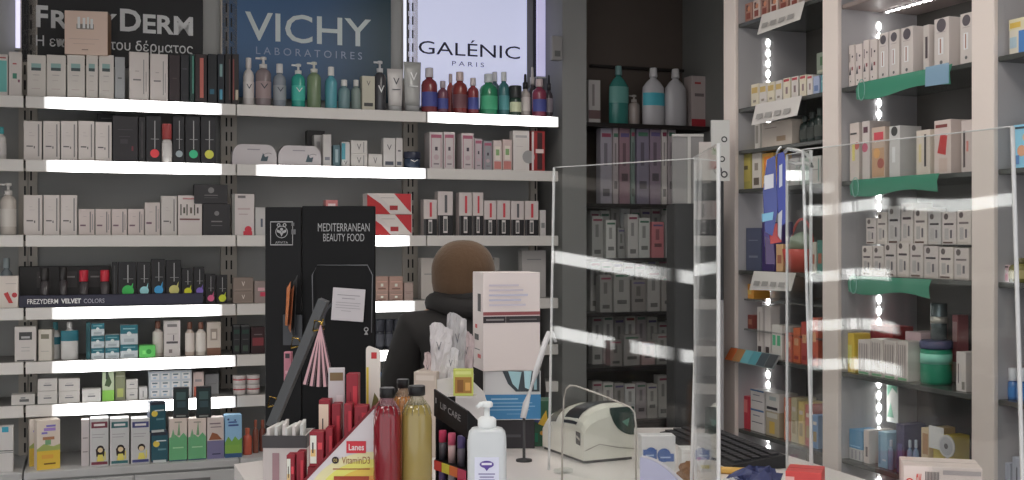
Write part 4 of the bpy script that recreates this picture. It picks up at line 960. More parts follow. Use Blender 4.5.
# slanted colourful tray on the shelf edge
t0, t1 = B.s(731, -.02), B.s(779, -.02)
root = empty('product_tray', B.pt(t0, -.055, b4), B.rz)
m = MB(); w_ = t1-t0
m.add([(0, 0, -.03), (w_, 0, -.03), (w_, .035, .03), (0, .035, .03), (0, .01, -.03), (w_, .01, -.03), (w_, .043, .026), (0, .043, .026)], [(0, 1, 2, 3), (7, 6, 5, 4), (0, 4, 5, 1), (3, 2, 6, 7), (0, 3, 7, 4), (1, 5, 6, 2)], mat((120, 130, 130)))
for k, c in enumerate([(186, 96, 50), (150, 110, 70), (90, 150, 160), (70, 130, 140), (60, 70, 76), (60, 64, 66)]):
    a_, b_2 = w_*k/6+.002, w_*(k+1)/6
    m.add([(a_, -.001, -.026), (b_2, -.001, -.026), (b_2, .033, .028), (a_, .033, .028)], [(0, 1, 2, 3)], mat(c))
m.build('printed_front', root)
tag(root, 'slanted product tray with orange and turquoise print on the shelf edge', 'tray')
bb(732, 741, 393, b5, (206, 150, 80), [(.1, .9, .1, .5, (220, 130, 40)), ('P', [(.1, .9), (.8, .5), (.9, .9)], (196, 80, 50))], 'orange carton low in the first side bay', depth=.07, off=.02)
bb(732.5, 742, 373, None, (130, 134, 128), [(.2, .8, .3, .6, (170, 176, 170))], 'grey clear-topped pack lying on the orange carton', ybase=392.6, depth=.06, off=.025, cat='pack')
bb(742, 749, 396, b5, (178, 52, 66), [(.2, .8, .5, .9, (200, 110, 110))], 'crimson carton beside the low orange one', depth=.07)
wbp = [(.1, .9, .4, .44, (90, 90, 100)), (.2, .7, .7, .75, (120, 120, 130)), (0, 1, .92, 1, (70, 100, 140))]
bb(750.5, 764, 409.5, b5, (184, 180, 178), wbp, 'white carton with a blue top, bottom one of the low pair')
bb(750.5, 764, 390, None, (184, 180, 178), wbp, 'white carton with a blue top, upper one of the low pair', ybase=409.2)
bb(765.5, 779, 412, b5, (150, 140, 120), [(.3, .7, .1, .6, (180, 150, 70)), (.1, .9, .75, .95, (170, 168, 160))], 'carton with a gold bottle picture in the first side bay')
bb(765.5, 779, 393, None, (176, 174, 170), [(.1, .9, .1, .25, (50, 50, 56)), (.3, .8, .6, .8, (140, 150, 150))], 'white and black carton stacked over the gold-picture carton', ybase=411.7)
brow([(784, 790, 398), (791, 797, 398), (798.3, 804, 402), (805, 811, 405), (812, 818, 415)], b5, [(186, 110, 84), (180, 170, 140), (200, 176, 110), (176, 90, 84), (96, 130, 170)], [(.2, .8, .2, .5, (150, 130, 90)), (.2, .8, .7, .8, (200, 190, 180))], 'colourful slim cartons low behind the wide screen', 'colourful slim cartons')
# middle bay ---------------------------------------------------------------
bp = [('P', [(.1, .3), (.3, .5), (.45, .3)], (60, 60, 66)), (.2, .3, .6, .8, (70, 50, 56)), ('O', .7, .72, .12, (70, 60, 66)), (.55, .8, .4, .48, (120, 60, 66)), ('O', .4, .15, .08, (60, 60, 60))]
brow([(848.5, 854.5, 45), (855.3, 862, 44), (863, 869, 40), (870, 877, 39)], b1, (186, 176, 172), bp, 'white cartons with scattered dark motifs, top of the middle bay', 'motif cartons in the middle bay', depth=.08)
ov = [('O', .5, .86, .32, (80, 74, 80)), (.3, .65, .3, .62, (206, 204, 200)), (.4, .5, .32, .6, (150, 110, 100)), ('O', .5, .14, .1, (90, 90, 90)), (.2, .8, .72, .73, (150, 140, 140))]
brow([(878.5, 888, 33), (889, 899, 30), (901, 913, 27), (934, 949, 18), (960, 973, 13)], b1, (182, 174, 170), ov, 'tall white cartons with a dark oval emblem, middle bay', 'oval emblem cartons', depth=.13)
bb(923, 929, 25, b1, (176, 168, 164), [(.4, .8, .3, .75, (70, 60, 64))], 'narrow white carton with a dark bar between emblem cartons', depth=.12)
def green_strip(x0, x1, z, h, label, tail=True):
    t0, t1 = B.s(x0, -.03), B.s(x1, -.03); w_ = t1-t0
    root = empty('shelf_banner', B.pt(t0, -.045, z), B.rz)
    gm = mat((52, 120, 96), rough=.35); m = MB()
    n = 12; vs = []; fs = []
    for i in range(n+1):
        u = i/n; dz = -.006*math.sin(u*7)
        for (y, zz) in ((.012, .0), (0.0, -h*.4+dz), (.004, -h+dz*1.5)): vs.append((u*w_, y, zz))
    for i in range(n):
        for j in range(2): a_ = i*3+j; fs.append((a_, a_+3, a_+4, a_+1))
    k_ = len(vs)
    vs += [(x, y+.0015, z_) for x, y, z_ in vs]; fs += [(d+k_, c+k_, b+k_, a+k_) for a, b, c, d in fs]
    m.add(vs, fs, gm, smooth=True); m.build('green_band', root)
    MB().tube([(.04+.02*math.cos(a), -.004, -h*.5+h*.62*math.sin(a)) for a in [2*math.pi*k/14 for k in range(15)]], .0018, mat((120, 160, 150))).build('loop', root)
    if tail: MB().add([(w_-.12, -.002, .004), (w_, -.002, .004), (w_, -.003, -h*1.05), (w_-.12, -.003, -h)], [(0, 1, 2, 3)], mat((120, 150, 176), alpha=.8)).build('clear_tag', root)
    tag(root, label, 'banner')
green_strip(859, 953, b1, .065, 'green banner hanging along the highest shelf edge of the middle bay')
green_strip(853, 940, b2, .06, 'green banner hanging below the flower-print cartons', tail=False)
green_strip(851, 932, b3, .062, 'green banner hanging below the stacked white cartons', tail=False)
fl = lambda i: [[('O', .8, .6, .25, (170, 90, 84)), (.3, .6, .35, .65, (214, 190, 110)), (.1, .8, .8, .83, (60, 60, 60))], [('O', .4, .55, .4, (180, 90, 110)), (.2, .8, .8, .9, (90, 60, 70))], [(.05, .95, .05, .6, (176, 140, 110)), ('O', .4, .5, .25, (200, 150, 90)), ('O', .7, .3, .25, (150, 80, 70)), (.2, .9, .75, .9, (190, 70, 80))], [('O', .5, .9, .3, (60, 60, 60)), (.3, .6, .3, .6, (200, 205, 205))], [(.2, .4, .3, .7, (190, 176, 130)), (.6, .75, .2, .9, (60, 56, 56))], [('P', [(.2, .4), (.4, .75), (.8, .7), (.7, .35)], (176, 56, 56)), (.1, .8, .86, .92, (120, 60, 56)), (.3, .8, .05, .3, (180, 160, 150))], [(.2, .4, .1, .8, (80, 70, 70)), (.5, .7, .4, .6, (190, 120, 110))]][i]
brow([(849.5, 859, 123), (862, 869.5, 121), (871.5, 885, 127), (889, 900, 126), (916, 930, 130), (934, 951, 120), (961, 972, 120)], b2, [(184, 174, 168), (180, 172, 168), (178, 160, 146), (178, 176, 174), (186, 176, 164), (186, 172, 166), (180, 168, 164)], fl, 'flower-print cartons on the second shelf of the middle bay', 'flower-print cartons', depth=.10)
wp = lambda i: [('O', .3, .86, .16, (90, 80, 80)), (.15, .85, .6, .66, ((70, 60, 66), (110, 100, 100), (60, 56, 60))[i % 3]), (.2, .5, .15, .5, (160, 156, 154)), (.6, .75, .2, .45, (100, 96, 100)), (.1, .8, .04, .09, ((90, 70, 60), (176, 168, 160))[i % 2])]
brow([(862, 872, 246), (873, 883.5, 246), (884.3, 896, 243), (897, 909, 241), (910, 923, 243), (924, 938, 246), (939, 953, 247), (954, 969, 248)], b3, [(184, 176, 170), (180, 172, 168), (176, 168, 164)], wp, 'white cosmetic cartons, lower layer of the double stack', 'lower layer of white cosmetic cartons', depth=.09)
brow([(866, 876, 218), (877, 887, 212), (888, 900, 206), (901, 913, 203), (914, 927, 208), (928, 941, 212), (942, 956, 212), (957, 971, 210)], B.yz(245.5, 900, .03)+.004, [(180, 172, 168), (186, 178, 172), (170, 166, 164)], wp, 'white cosmetic cartons, upper layer of the double stack', 'upper layer of white cosmetic cartons', depth=.09)
bb(844, 854, 333, b4, (206, 176, 60), [(.2, .8, .2, .7, (220, 196, 100))], 'yellow carton beside the second cream post', depth=.08)
bb(856, 893, 325, b4, (160, 50, 52), [(.1, .9, .7, .9, (140, 36, 42)), (.1, .9, .1, .5, (180, 110, 106))], 'broad red carton behind the ribbed white packs', depth=.10, off=.14)
rib = [(.1, .2, .1, .9, (150, 140, 136)), (.3, .4, .1, .9, (150, 140, 136)), (.5, .6, .1, .9, (150, 140, 136)), (.7, .8, .1, .9, (150, 140, 136)), (.1, .9, .02, .08, (110, 160, 120))]
brow([(858, 870, 340), (871, 883, 339), (884, 896, 341), (897, 908, 341)], b4, (188, 180, 174), rib, 'ribbed white packs before the red carton', 'ribbed white packs', depth=.08, cat='pack')
bb(905, 921, 332, b4, (186, 160, 164), [('O', .5, .6, .25, (160, 130, 150)), (.2, .8, .1, .2, (130, 110, 130))], 'pale pink carton behind the green tub', off=.10, depth=.10)
bb(956, 966, 352, b4, (186, 180, 176), [(.2, .3, .2, .7, (90, 86, 90)), (.6, .9, .05, .25, (120, 116, 110))], 'tall white carton between green tub and third cream post', depth=.13)
t = B.s(934, .09)
root = empty('wipes_tub', B.pt(t, .1, b4), B.rz)
MB().lathe([(.052, 0), (.056, .01), (.056, .125), (.052, .13)], mat((38, 128, 98), rough=.3), seg=24).build('tub_body', root)
MB().lathe([(.0572, .075), (.0572, .112)], mat((120, 190, 170), rough=.4), seg=24).build('product_label', root)
MB().lathe([(.058, .13), (.059, .135), (.059, .155), (.054, .16)], mat((70, 74, 104), rough=.4), seg=24).build('lid', root)
tag(root, 'green wipes tub with a violet-grey lid in the middle bay', 'tub')
# shiny roll hanging in front
t = B.s(939, .12)
root = empty('foil_roll', B.pt(t, .12, b4+.162), B.rz)
MB().lathe([(.028, 0), (.03, .004), (.03, .13), (.028, .134)], mat((96, 106, 108), rough=.2, metal=.6), seg=20).build('roll', root)
MB().lathe([(.0305, .06), (.0305, .085)], mat((190, 186, 176), rough=.2, metal=.5), seg=20).build('silver_band', root)
tag(root, 'dark metallic canister with a silver band standing on the wipes tub', 'canister')
bb(952, 958, 315, b4, (170, 100, 104), [(.1, .9, .0, .3, (190, 186, 180)), (.1, .9, .6, .9, (190, 150, 150))], 'slim pink and white carton at the back of the middle bay', off=.2, depth=.05)
# lowest visible level
for i, (x0, x1, y) in enumerate([(838, 842, 434), (843.5, 847.5, 433)]):
    bottle(B, x0, x1, y, b5, 'round', (54, 54, 58), (70, 70, 76), 'small dark bottle in the corner by the second post, %s' % pos(i, 2), off=.05)
bb(849, 862, 449, b5, (170, 170, 170), [(.2, .3, .1, .9, (130, 130, 140)), (.5, .6, .1, .9, (130, 130, 140)), (.8, .88, .1, .9, (130, 130, 140))], 'white striped carton under the blue box, lowest middle shelf')
bb(849, 862, 430, None, (62, 126, 166), [(.1, .9, .1, .16, (120, 170, 200))], 'blue box stacked on the white striped carton', ybase=448.7)
bb(863.5, 869, 430, b5, (188, 178, 174), [(.4, .8, .2, .5, (100, 90, 90))], 'white upright carton beside the blue box stack', depth=.12)
bb(878, 887, 432, b5, (120, 160, 184), [(.1, .3, .1, .9, (90, 130, 160)), (.5, .9, .2, .25, (176, 190, 200))], 'pale blue upright carton on the lowest middle shelf', depth=.08)
bb(896, 904, 424, b5, (58, 52, 84), [(.2, .8, .3, .6, (80, 74, 120))], 'indigo carton on the lowest middle shelf', depth=.10)
for i, (x0, x1, y) in enumerate([(889, 893, 440), (908, 912, 440), (914, 918, 440)]):
    bottle(B, x0, x1, y, b5, 'round', (96, 120, 150), (150, 160, 176), 'little blue bottle among the lowest cartons, %s' % pos(i, 3), off=.04, group='little blue bottles')
bb(921, 929, 428, b5, (186, 166, 130), [(.2, .9, .5, .9, (160, 120, 80)), ('O', .4, .3, .25, (60, 60, 90))], 'tan carton with a dark round mark, lowest middle shelf', depth=.12)
bb(933, 943, 436, b5, (200, 180, 80), [('O', .5, .4, .3, (70, 70, 110))], 'yellow carton at the back of the lowest middle shelf', depth=.12)
bb(905, 920, 384, None, (1, 1, 1), [], 'x x x x', ybase=384) if False else None
t0 = B.s(880, .14)
root = empty('hanging_card', B.pt(t0, .2, b4-.205), B.rz)
MB().box(-.035, .035, 0, .003, 0, .185, mat((176, 178, 172), rough=.4)).build('card', root)
m = MB(); m.poly([(-.03, .1), (.0, .14), (.03, .12), (.03, .18), (-.03, .18)], -.001, mat((70, 140, 110))); m.poly([(-.03, .02), (-.01, .08), (.01, .02)], -.001, mat((90, 150, 120))); m.build('green_print', root)
tag(root, 'white card with green print hanging under a middle bay shelf', 'card')
t0 = B.s(951, .02)
root = empty('round_sign', B.pt(t0, .0, b5+.10), B.rz)
MB().box(-.004, .004, .0, .006, -.10, .01, mat((150, 150, 150))).build('stem', root)
m = MB(); m.disc(0, .05, .04, 0, mat((176, 176, 176))); m.disc(0, .05, .033, -.001, mat((150, 152, 156))); m.disc(0, .05, .01, -.002, mat((60, 60, 66))); m.disc(0, .05, .04, .004, mat((150, 150, 150)))
m.box(-.095, -.02, .004, .006, .03, .11, mat((190, 190, 188))); m.build('sign_face', root)
tag(root, 'small round shelf sign with a dark hub by the third cream post', 'sign')
# right-hand bay ---------------------------------------------------------
bb(1009, 1029, 18, b1, (190, 184, 170), [(0, 1, .7, 1, (188, 180, 150)), (.05, .6, .75, .9, (190, 160, 70)), (.5, 1, 0, .65, (60, 110, 170)), (.05, .4, .2, .5, (150, 170, 180))], 'blue, white and yellow carton high in the end bay', depth=.15)
bb(1013, 1035, 124, b2, (120, 176, 200), [(.1, .9, .9, .95, (60, 70, 80)), ('O', .4, .4, .2, (190, 140, 110)), ('O', .6, .7, .15, (190, 160, 120)), (.1, .3, .1, .3, (80, 120, 170))], 'light blue patterned carton in the end bay', depth=.12)
bb(994, 1010, 265, b3, (186, 160, 162), [(.1, .9, .1, .5, (180, 110, 130)), (.1, .9, .85, .95, (70, 60, 66)), (.2, .8, .6, .7, (196, 190, 190))], 'pink and white carton on the end bay shelf', depth=.08)
bottle(B, 1012, 1028, 258, b3, 'round', (110, 106, 60), (90, 86, 56), 'olive bottle beside the pink and white carton', lab=(150, 140, 90))
for i, x0 in enumerate([993, 1001, 1009.5, 1018, 1027]):
    bottle(B, x0, x0+7, 368, b4, 'stick', (66, 110, 164) if i else (86, 84, 90), (186, 190, 194), 'small blue and white bottle in the end bay, %s' % pos(i, 5), group='blue and white bottles', lab=(60, 120, 180) if i else (90, 86, 90), band=(.08, .4), off=.05)
for i, (x0, x1, y) in enumerate([(996, 1010, 462), (1012, 1026, 458)]):
    bb(x0, x1, y, b5, (150, 156, 170), [(.3, .4, .3, .8, (80, 84, 96)), (.6, .7, .3, .6, (80, 84, 96)), (0, 1, 0, .12, (60, 60, 70))], 'grey-blue carton on the lowest end shelf, %s' % pos(i, 2), depth=.08)
# ================================================================ counter goods
def at(px, py, Y): return ((px-512)/F*Y, Y, CAMZ+(240-py)*Y/F)
def frame(px, Y, ang=0): return FF(Y, ang, px)
# --- tall black beauty stand, on the floor behind the counter
Y = 3.45
x0 = at(265, 0, Y)[0]; xf = at(302, 0, Y)[0]; x1 = at(375, 0, Y)[0]; zt = at(0, 206, Y)[2]
root = empty('beauty_display', (x0, Y, 0)); H = zt; w = x1-x0; xm = xf-x0
blk = mat((20, 20, 22), rough=.45, k=.7, spec=.2); blk2 = mat((27, 27, 29), rough=.42, k=.8, spec=.2); pale = mat((160, 160, 162), k=1.1)
m = MB().box(xm, w, 0, .02, 0, H, blk, b=.002)
m.text('MEDITERRANEAN', xm+.048, w-.016, H-.076, H-.052, -.0015, pale, .0)
m.text('BEAUTY FOOD', xm+.064, w-.032, H-.106, H-.083, -.0015, pale, .0)
m.build('main_panel', root)
m = MB().box(0, xm-.002, .0, .02, 0, H-.003, blk2, b=.002)
cxl, czl = .050, H-.082
for a_, b_, c_, d_ in ((-.034, .034, .036, .033), (-.034, .034, -.036, -.033)): m.quad(cxl+a_, cxl+b_, czl+min(c_, d_), czl+max(c_, d_), -.0012, pale)
for a_ in (-.034, .032): m.quad(cxl+a_, cxl+a_+.002, czl-.035, czl+.035, -.0012, pale)
m.ring(cxl, czl+.004, .0165, .0185, -.0012, pale)
for sg in (-1, 1):
    m.ring(cxl+sg*.009, czl+.025, .003, .0055, -.0012, pale, n=14)
    m.poly([(cxl, czl+.006), (cxl+sg*.014, czl+.012), (cxl+sg*.014, czl+.004), (cxl+sg*.006, czl+.0)], -.0012, pale)
m.poly([(cxl-.006, czl+.003), (cxl+.006, czl+.003), (cxl, czl-.010)], -.0013, pale); m.disc(cxl, czl+.012, .0045, -.0013, pale)
m.text('APIVITA', cxl-.019, cxl+.019, czl-.031, czl-.024, -.0012, pale)
m.quad(.079, .088, H-.06, H-.05, -.0012, mat((90, 90, 92))); m.quad(.079, .092, H-.085, H-.07, -.0012, mat((90, 90, 92)))
m.build('side_column', root)
MB().box(-.01, w+.01, .02, .16, 0, .42, blk).build('stand_base', root)
# clear leaflet holder on the main panel
hx0, hx1 = xm+.037, w-.008; hz1 = at(0, 265, Y)[2]; hz0 = at(0, 332, Y)[2]
MB().tube([(hx0, -.02, hz0), (hx0-.003, -.02, hz1-.03), (hx0+.012, -.02, hz1), (hx1-.012, -.02, hz1), (hx1+.003, -.02, hz1-.03), (hx1, -.02, hz0)], .0016, mat((92, 94, 98), rough=.2)).build('wire_holder', root)
# grey beauty bag printed shape
m = MB(); gm = mat((58, 60, 64), k=1)
m.ring((hx0+hx1)/2, hz0+.035, .055, .064, -.003, gm, a0=.2, a1=1.1); m.ring((hx0+hx1)/2, hz0+.035, .055, .064, -.003, gm, a0=2.0, a1=3.4)
m.ring(hx1-.018, hz0+.008, .004, .007, -.003, pale); m.poly([(hx1-.024, hz0-.008), (hx1-.012, hz0-.008), (hx1-.018, hz0+.004)], -.003, pale)
m.build('bag_print', root)
tag(root, 'tall black beauty display stand with pale capital lettering', 'display')
# note taped to it
fr = frame(346.5, Y-.008)
o = box_item(fr, 330.5, 363.5, 288.5, None, (172, 168, 172), [(.15, .85, .78, .8, (120, 116, 124)), (.3, .7, .68, .7, (120, 116, 124)), (.12, .88, .55, .565, (130, 126, 132)), (.12, .85, .47, .485, (130, 126, 132)), (.12, .88, .39, .405, (130, 126, 132)), (.3, .6, .3, .315, (130, 126, 132))], 'square white paper note on the tall black stand', cat='note', ybase=321, off=-.004, depth=.003, name='paper_note', turn=0)
o.rotation_euler[1] = math.radians(4)
m = MB()
# brochures in the side pocket
root = empty('brochure_pocket', at(285, 325, Y-.03))
for k, (dx, c, hh) in enumerate([(0, (180, 104, 60), .13), (.010, (150, 90, 60), .12), (.02, (46, 46, 48), .15)]):
    MB().add([(dx, 0, -.01*k), (dx+.012, -.03, -.02*k), (dx+.022, -.028, hh), (dx+.005, .002, hh-.02), (dx, .003, -.01*k), (dx+.012, -.026, -.02*k), (dx+.022, -.024, hh), (dx+.005, .006, hh-.02)],
             [(0, 1, 2, 3), (7, 6, 5, 4), (0, 4, 5, 1), (3, 2, 6, 7), (0, 3, 7, 4), (1, 5, 6, 2)], mat(c)).build('brochure', root)
MB().box(-.006, .05, .0, .018, -.06, .03, mat((50, 52, 56), rough=.3)).build('pocket', root)
tag(root, 'black pocket of orange-edged brochures on the black stand', 'brochures')
# slanted grey tester rail with gold clips
P0 = Vector(at(272, 425, 2.83)); P1 = Vector(at(324, 300, 2.83))
root = empty('tester_rail', P0); d = P1-P0
gy = mat((72, 74, 76), rough=.4)
m = MB(); n_ = 10
u = d.normalized(); sd = Vector((u.z, 0, -u.x))
def slab(m, p, q, wd, th, mt):
    u_ = (q-p).normalized(); s_ = Vector((u_.z, 0, -u_.x))*wd
    vs = []
    for y in (-th/2, th/2):
        for (b_, c_) in ((p, -s_), (q, -s_), (q, s_), (p, s_)): vs.append(b_+c_+Vector((0, y, 0)))
    m.add(vs, [(0, 1, 2, 3), (7, 6, 5, 4), (0, 4, 5, 1), (1, 5, 6, 2), (2, 6, 7, 3), (3, 7, 4, 0)], mt)
m = MB(); slab(m, Vector((0, 0, 0)), d, .011, .05, gy)
m.add([], [], gy); m.build('rail', root)
m = MB(); slab(m, Vector((0, .0, -.02)), Vector((.0, .02, CT-P0.z+.0)), .012, .05, gy); m.build('foot', root)
gold = mat((150, 124, 60), rough=.25, metal=.9)
for (px, py) in ((296, 343), (273, 402), (318, 326)):
    c = Vector(at(px, py, 2.80))-P0
    MB().tube([c+Vector((-.012, 0, -.012)), c+Vector((-.008, 0, .014)), c+Vector((.006, 0, .010)), c+Vector((.012, .02, -.008)), c+Vector((-.012, 0, -.012))], .0022, gold).build('gold_clip', root)
tag(root, 'slanted grey tester rail with gold clips before the black stand', 'display')
# pink striped fan of scent strips
c0 = Vector(at(321, 325, 2.79)); root = empty('scent_strip_fan', c0)
for k in range(5):
    a_ = math.radians(-13+6.5*k-2); e_ = Vector((math.sin(a_), 0, -math.cos(a_)))*.15
    sv = Vector((math.cos(a_), 0, math.sin(a_)))
    p = Vector((0, -.001*k, 0)); wd0, wd1 = .002, .0055
    vs = [p-sv*wd0, p+sv*wd0, p+e_+sv*wd1, p+e_-sv*wd1]; vs += [v+Vector((0, .0009, 0)) for v in vs]
    m = MB().add(vs, [(0, 1, 2, 3), (7, 6, 5, 4), (0, 4, 5, 1), (1, 5, 6, 2), (2, 6, 7, 3), (3, 7, 4, 0)], mat((190, 150, 156)))
    m.add([p+sv*wd0*.3-Vector((0, .0006, 0)), p+sv*wd0-Vector((0, .0006, 0)), p+e_+sv*wd1-Vector((0, .0006, 0)), p+e_+sv*wd1*.3-Vector((0, .0006, 0))], [(0, 1, 2, 3)], mat((70, 50, 56)))
    m.build('scent_strip', root)
MB().tube([(0, 0, 0), (.002, .02, .012)], .003, gold).build('gold_clip', root)
tag(root, 'fan of pink and dark striped scent strips hanging from a gold clip', 'paper strips')
fr = frame(289, 2.86)
box_item(fr, 283.5, 291.5, 352, None, (176, 110, 124), [(.2, .8, .8, .95, (60, 50, 56)), (.2, .8, .3, .4, (196, 150, 160))], 'small pink pack beside the slanted tester rail', ybase=383, cat='pack', off=0, depth=.02)
# white tray box of leaflets
fr = frame(284, 2.72)
t0, t1 = fr.s(263), fr.s(306); w = t1-t0; ztb = at(0, 436, 2.72)[2]-CT
root = empty('leaflet_box', fr.pt((t0+t1)/2, 0, CT), 0)
m = MB(); wm = mat((184, 178, 176)); h_ = ztb
m.box(-w/2, w/2, 0, .004, 0, h_, wm); m.box(-w/2, w/2, .11, .114, 0, h_, wm); m.box(-w/2, -w/2+.004, .004, .11, 0, h_, wm); m.box(w/2-.004, w/2, .004, .11, 0, h_, wm); m.box(-w/2, w/2, .004, .11, 0, .004, wm)
m.build('box_body', root)
m = MB(); g2 = mat((66, 64, 66)); m.box(-w/2-.001, w/2+.001, -.002, 0, h_-.028, h_+.001, g2); m.box(w/2, w/2+.002, 0, .114, h_-.028, h_+.001, g2); m.box(-w/2-.002, -w/2, 0, .114, h_-.028, h_+.001, g2)
m.quad(-w*.28, -w*.12, .01, h_-.04, -.0015, mat((150, 120, 126))); m.quad(w*.05, w*.12, .02, h_-.05, -.0015, mat((196, 190, 190)))
m.build('dark_rim', root)
tag(root, 'white open box with dark grey rim at the counter corner', 'box')
for k in range(6):
    o = MB().box(-.004, .004, -.045, .045, -.06, .022+.004*(k % 3), mat((196-6*(k % 2), 192, 190)), b=.001).build('leaflet', loc=fr.pt((t0+t1)/2-.036+.014*k, .055, CT+h_-.005), rz=math.radians(6*(k % 3)-6))
    tag(o, 'white folded leaflet in the dark-rimmed box, %s' % pos(k, 6), 'leaflet', 'leaflets in the dark-rimmed box')
# --- red vitamin display with a slanting front
Y = 2.42
fr = frame(315, Y); 
X = lambda px: (px-315)/F*Y
Zp = lambda py: CAMZ+(240-py)*Y/F-CT
root = empty('vitamin_display', fr.pt(0, 0, CT))
red = mat((134, 28, 40), rough=.4, k=1.0); wht = mat((188, 184, 188), rough=.35)
ax, bx_ = X(262), X(374.5); zt_ = Zp(408)
zline = lambda x: max(.0, (x-ax)/(bx_-ax))*zt_
m = MB().prism([(ax, 0), (bx_, 0), (bx_, zt_)], 0, .004, wht)
# printed fields: yellow to orange sunburst and the logo
nf = 16
for k, (r_, c) in enumerate([(.150, (206, 196, 150)), (.128, (222, 204, 96)), (.104, (226, 176, 70)), (.080, (224, 142, 66)), (.058, (214, 112, 62))]):
    cx_, cz_ = bx_-.0005, Zp(503)
    pts = []
    for i in range(nf+1):
        a_ = math.pi/2+math.pi/2*i/nf; px_, pz_ = cx_+r_*math.cos(a_)*.95, cz_+r_*math.sin(a_)*.72
        pz_ = min(pz_, zline(px_)); pts.append((px_, max(pz_, 0)))
    pts += [(cx_-r_*.95, 0), (cx_, 0)]
    pts = [p for i, p in enumerate(pts) if i == 0 or (abs(p[0]-pts[i-1][0])+abs(p[1]-pts[i-1][1])) > 1e-5]
    m.poly(pts, -.0004-.0002*k, mat(c, rough=.35))
lx0, lx1, lz0, lz1 = X(346.5), X(366), Zp(453), Zp(441)
m.box(lx0, lx1, -.0022, -.0016, lz0, lz1, mat((186, 36, 50), rough=.3), b=.003)
m.text('Lanes', lx0+.005, lx1-.004, lz0+.006, lz1-.006, -.0026, mat((206, 190, 190)), .02)
m.disc(X(335.5), Zp(460), .0075, -.0022, mat((44, 36, 40))); m.text('D3', X(335.5)-.0035, X(335.5)+.0035, Zp(460)-.003, Zp(460)+.003, -.0026, mat((200, 180, 100)))
m.text('VitaminD3', X(342), X(370), Zp(463.5), Zp(456.5), -.0022, mat((140, 96, 50)))
m.quad(X(333), X(370), Zp(469.3), Zp(468.3), -.0022, mat((150, 60, 40)))
m.quad(X(334), X(369), Zp(480), Zp(476), -.0022, mat((150, 60, 40)))
m.build('front_panel', root)
m = MB()
m.prism([(ax, 0), (bx_, 0), (bx_, zt_+.004), (bx_-.004, zt_+.004), (ax-.004, 0)], .125, .13, red)
m.box(bx_-.003, bx_, .004, .125, 0, zt_, red)
m.build('back_panel', root)
slope = zt_/(bx_-ax)
steps = [(X(282), X(305.5), Zp(495)), (X(307), X(341), Zp(468)), (X(342), X(371), Zp(440))]
for a_, b_, z_ in steps:
    MB().box(a_, b_, .005, .124, 0, z_, red).build('step', root)
MB().add([(ax-.003, -.001, 0), (ax+.004, -.001, 0), (bx_, -.001, zt_-.001), (bx_, -.001, zt_+.007), (ax-.003, .004, 0), (ax+.004, .004, 0), (bx_, .004, zt_-.001), (bx_, .004, zt_+.007)],
         [(0, 1, 2, 3), (7, 6, 5, 4), (0, 4, 5, 1), (1, 5, 6, 2), (2, 6, 7, 3), (3, 7, 4, 0)], red).build('red_trim', root)
tag(root, 'red stepped vitamin display with a white and orange slanting front', 'display')
rc = [(.05, .5, .1, .9, (206, 200, 190)), (.1, .45, .3, .5, (226, 170, 110)), (.2, .3, .4, .7, (50, 36, 40)), (.6, .9, .5, .7, (196, 60, 70))]
rd_ = [(.3, .4, .3, .7, (110, 16, 30)), (.55, .9, .2, .8, (176, 44, 56))]
def rcart(px0, px1, py, step, off, pr, label, turn=0, col=(132, 30, 42)):
    box_item(fr, px0, px1, py, CT+steps[step][2], col, pr, label, 'carton', 'red vitamin cartons', off=off, depth=.035, turn=turn)
rcart(286, 295, 455, 0, .02, rc, 'red carton with white face on the lowest step of the red display', turn=0)
rcart(296, 304.5, 452, 0, .02, rd_, 'plain red carton on the lowest step of the red display')
rcart(309, 324, 432, 1, .012, rc, 'orange and white faced carton on the middle step of the red display')
rcart(325, 333, 428, 1, .02, rd_, 'plain red carton on the middle step of the red display')
rcart(318.5, 330.5, 400, 1, .07, [(.0, .85, .2, .93, (200, 180, 160)), (.3, .4, .4, .7, (40, 30, 36)), (.4, .8, .25, .4, (226, 150, 80))], 'tall carton with a white and orange face at the back of the middle step')
rcart(331.3, 341, 404, 1, .07, rd_, 'tall plain red carton at the back of the middle step')
rcart(343.5, 352.5, 404, 2, .02, rd_, 'plain red carton on the top step, nearer the middle')
rcart(354, 368, 406, 2, .02, rd_, 'wide plain red carton on the top step beside the red bottle')
box_item(fr, 328, 345, 368, CT+steps[1][2], (176, 172, 174), [(.1, .9, .86, .95, (110, 90, 60)), (.1, .35, .2, .24, (80, 90, 130)), (.1, .4, .3, .34, (80, 90, 130)), (.1, .4, .4, .44, (80, 90, 130)), (.5, .9, .1, .7, (190, 184, 186))], 'tall white leaflet card sticking up behind the red cartons', cat='card', off=.108, depth=.012, turn=6, name='leaflet_card')
rcart(346, 358.5, 374, 2, .07, rd_, 'tallest plain red carton behind the top step')
# white rounded card
t0 = X(359); t1_ = X(374); z0_, z1_ = steps[2][2], Zp(351)
root = empty('shelf_card', fr.pt((t0+t1_)/2, .115, CT+z0_))
hw = (t1_-t0)/2; hh = z1_-z0_
pts = [(-hw, 0), (hw, 0)]+[(hw-.008+.008*math.cos(a), hh-.014+.008*math.sin(a)) for a in (0, .5, 1, 1.57)]+[(-hw+.008+.008*math.cos(a), hh-.008+.008*math.sin(a)) for a in (1.57, 2.1, 2.6, 3.14)]
m = MB().prism(pts, 0, .003, mat((190, 184, 176)))
m.box(-.004, .008, -.001, -.0003, hh-.028, hh-.014, mat((170, 40, 44))); m.poly([(-.002, .02), (.01, .03), (.012, .07), (.003, .085), (-.004, .05)], -.0008, mat((90, 84, 40))); m.quad(-hw+.001, -hw+.006, 0, hh*.75, -.0008, mat((196, 176, 60)))
m.build('card', root)
tag(root, 'rounded white card with a red square rising above the red display', 'card')
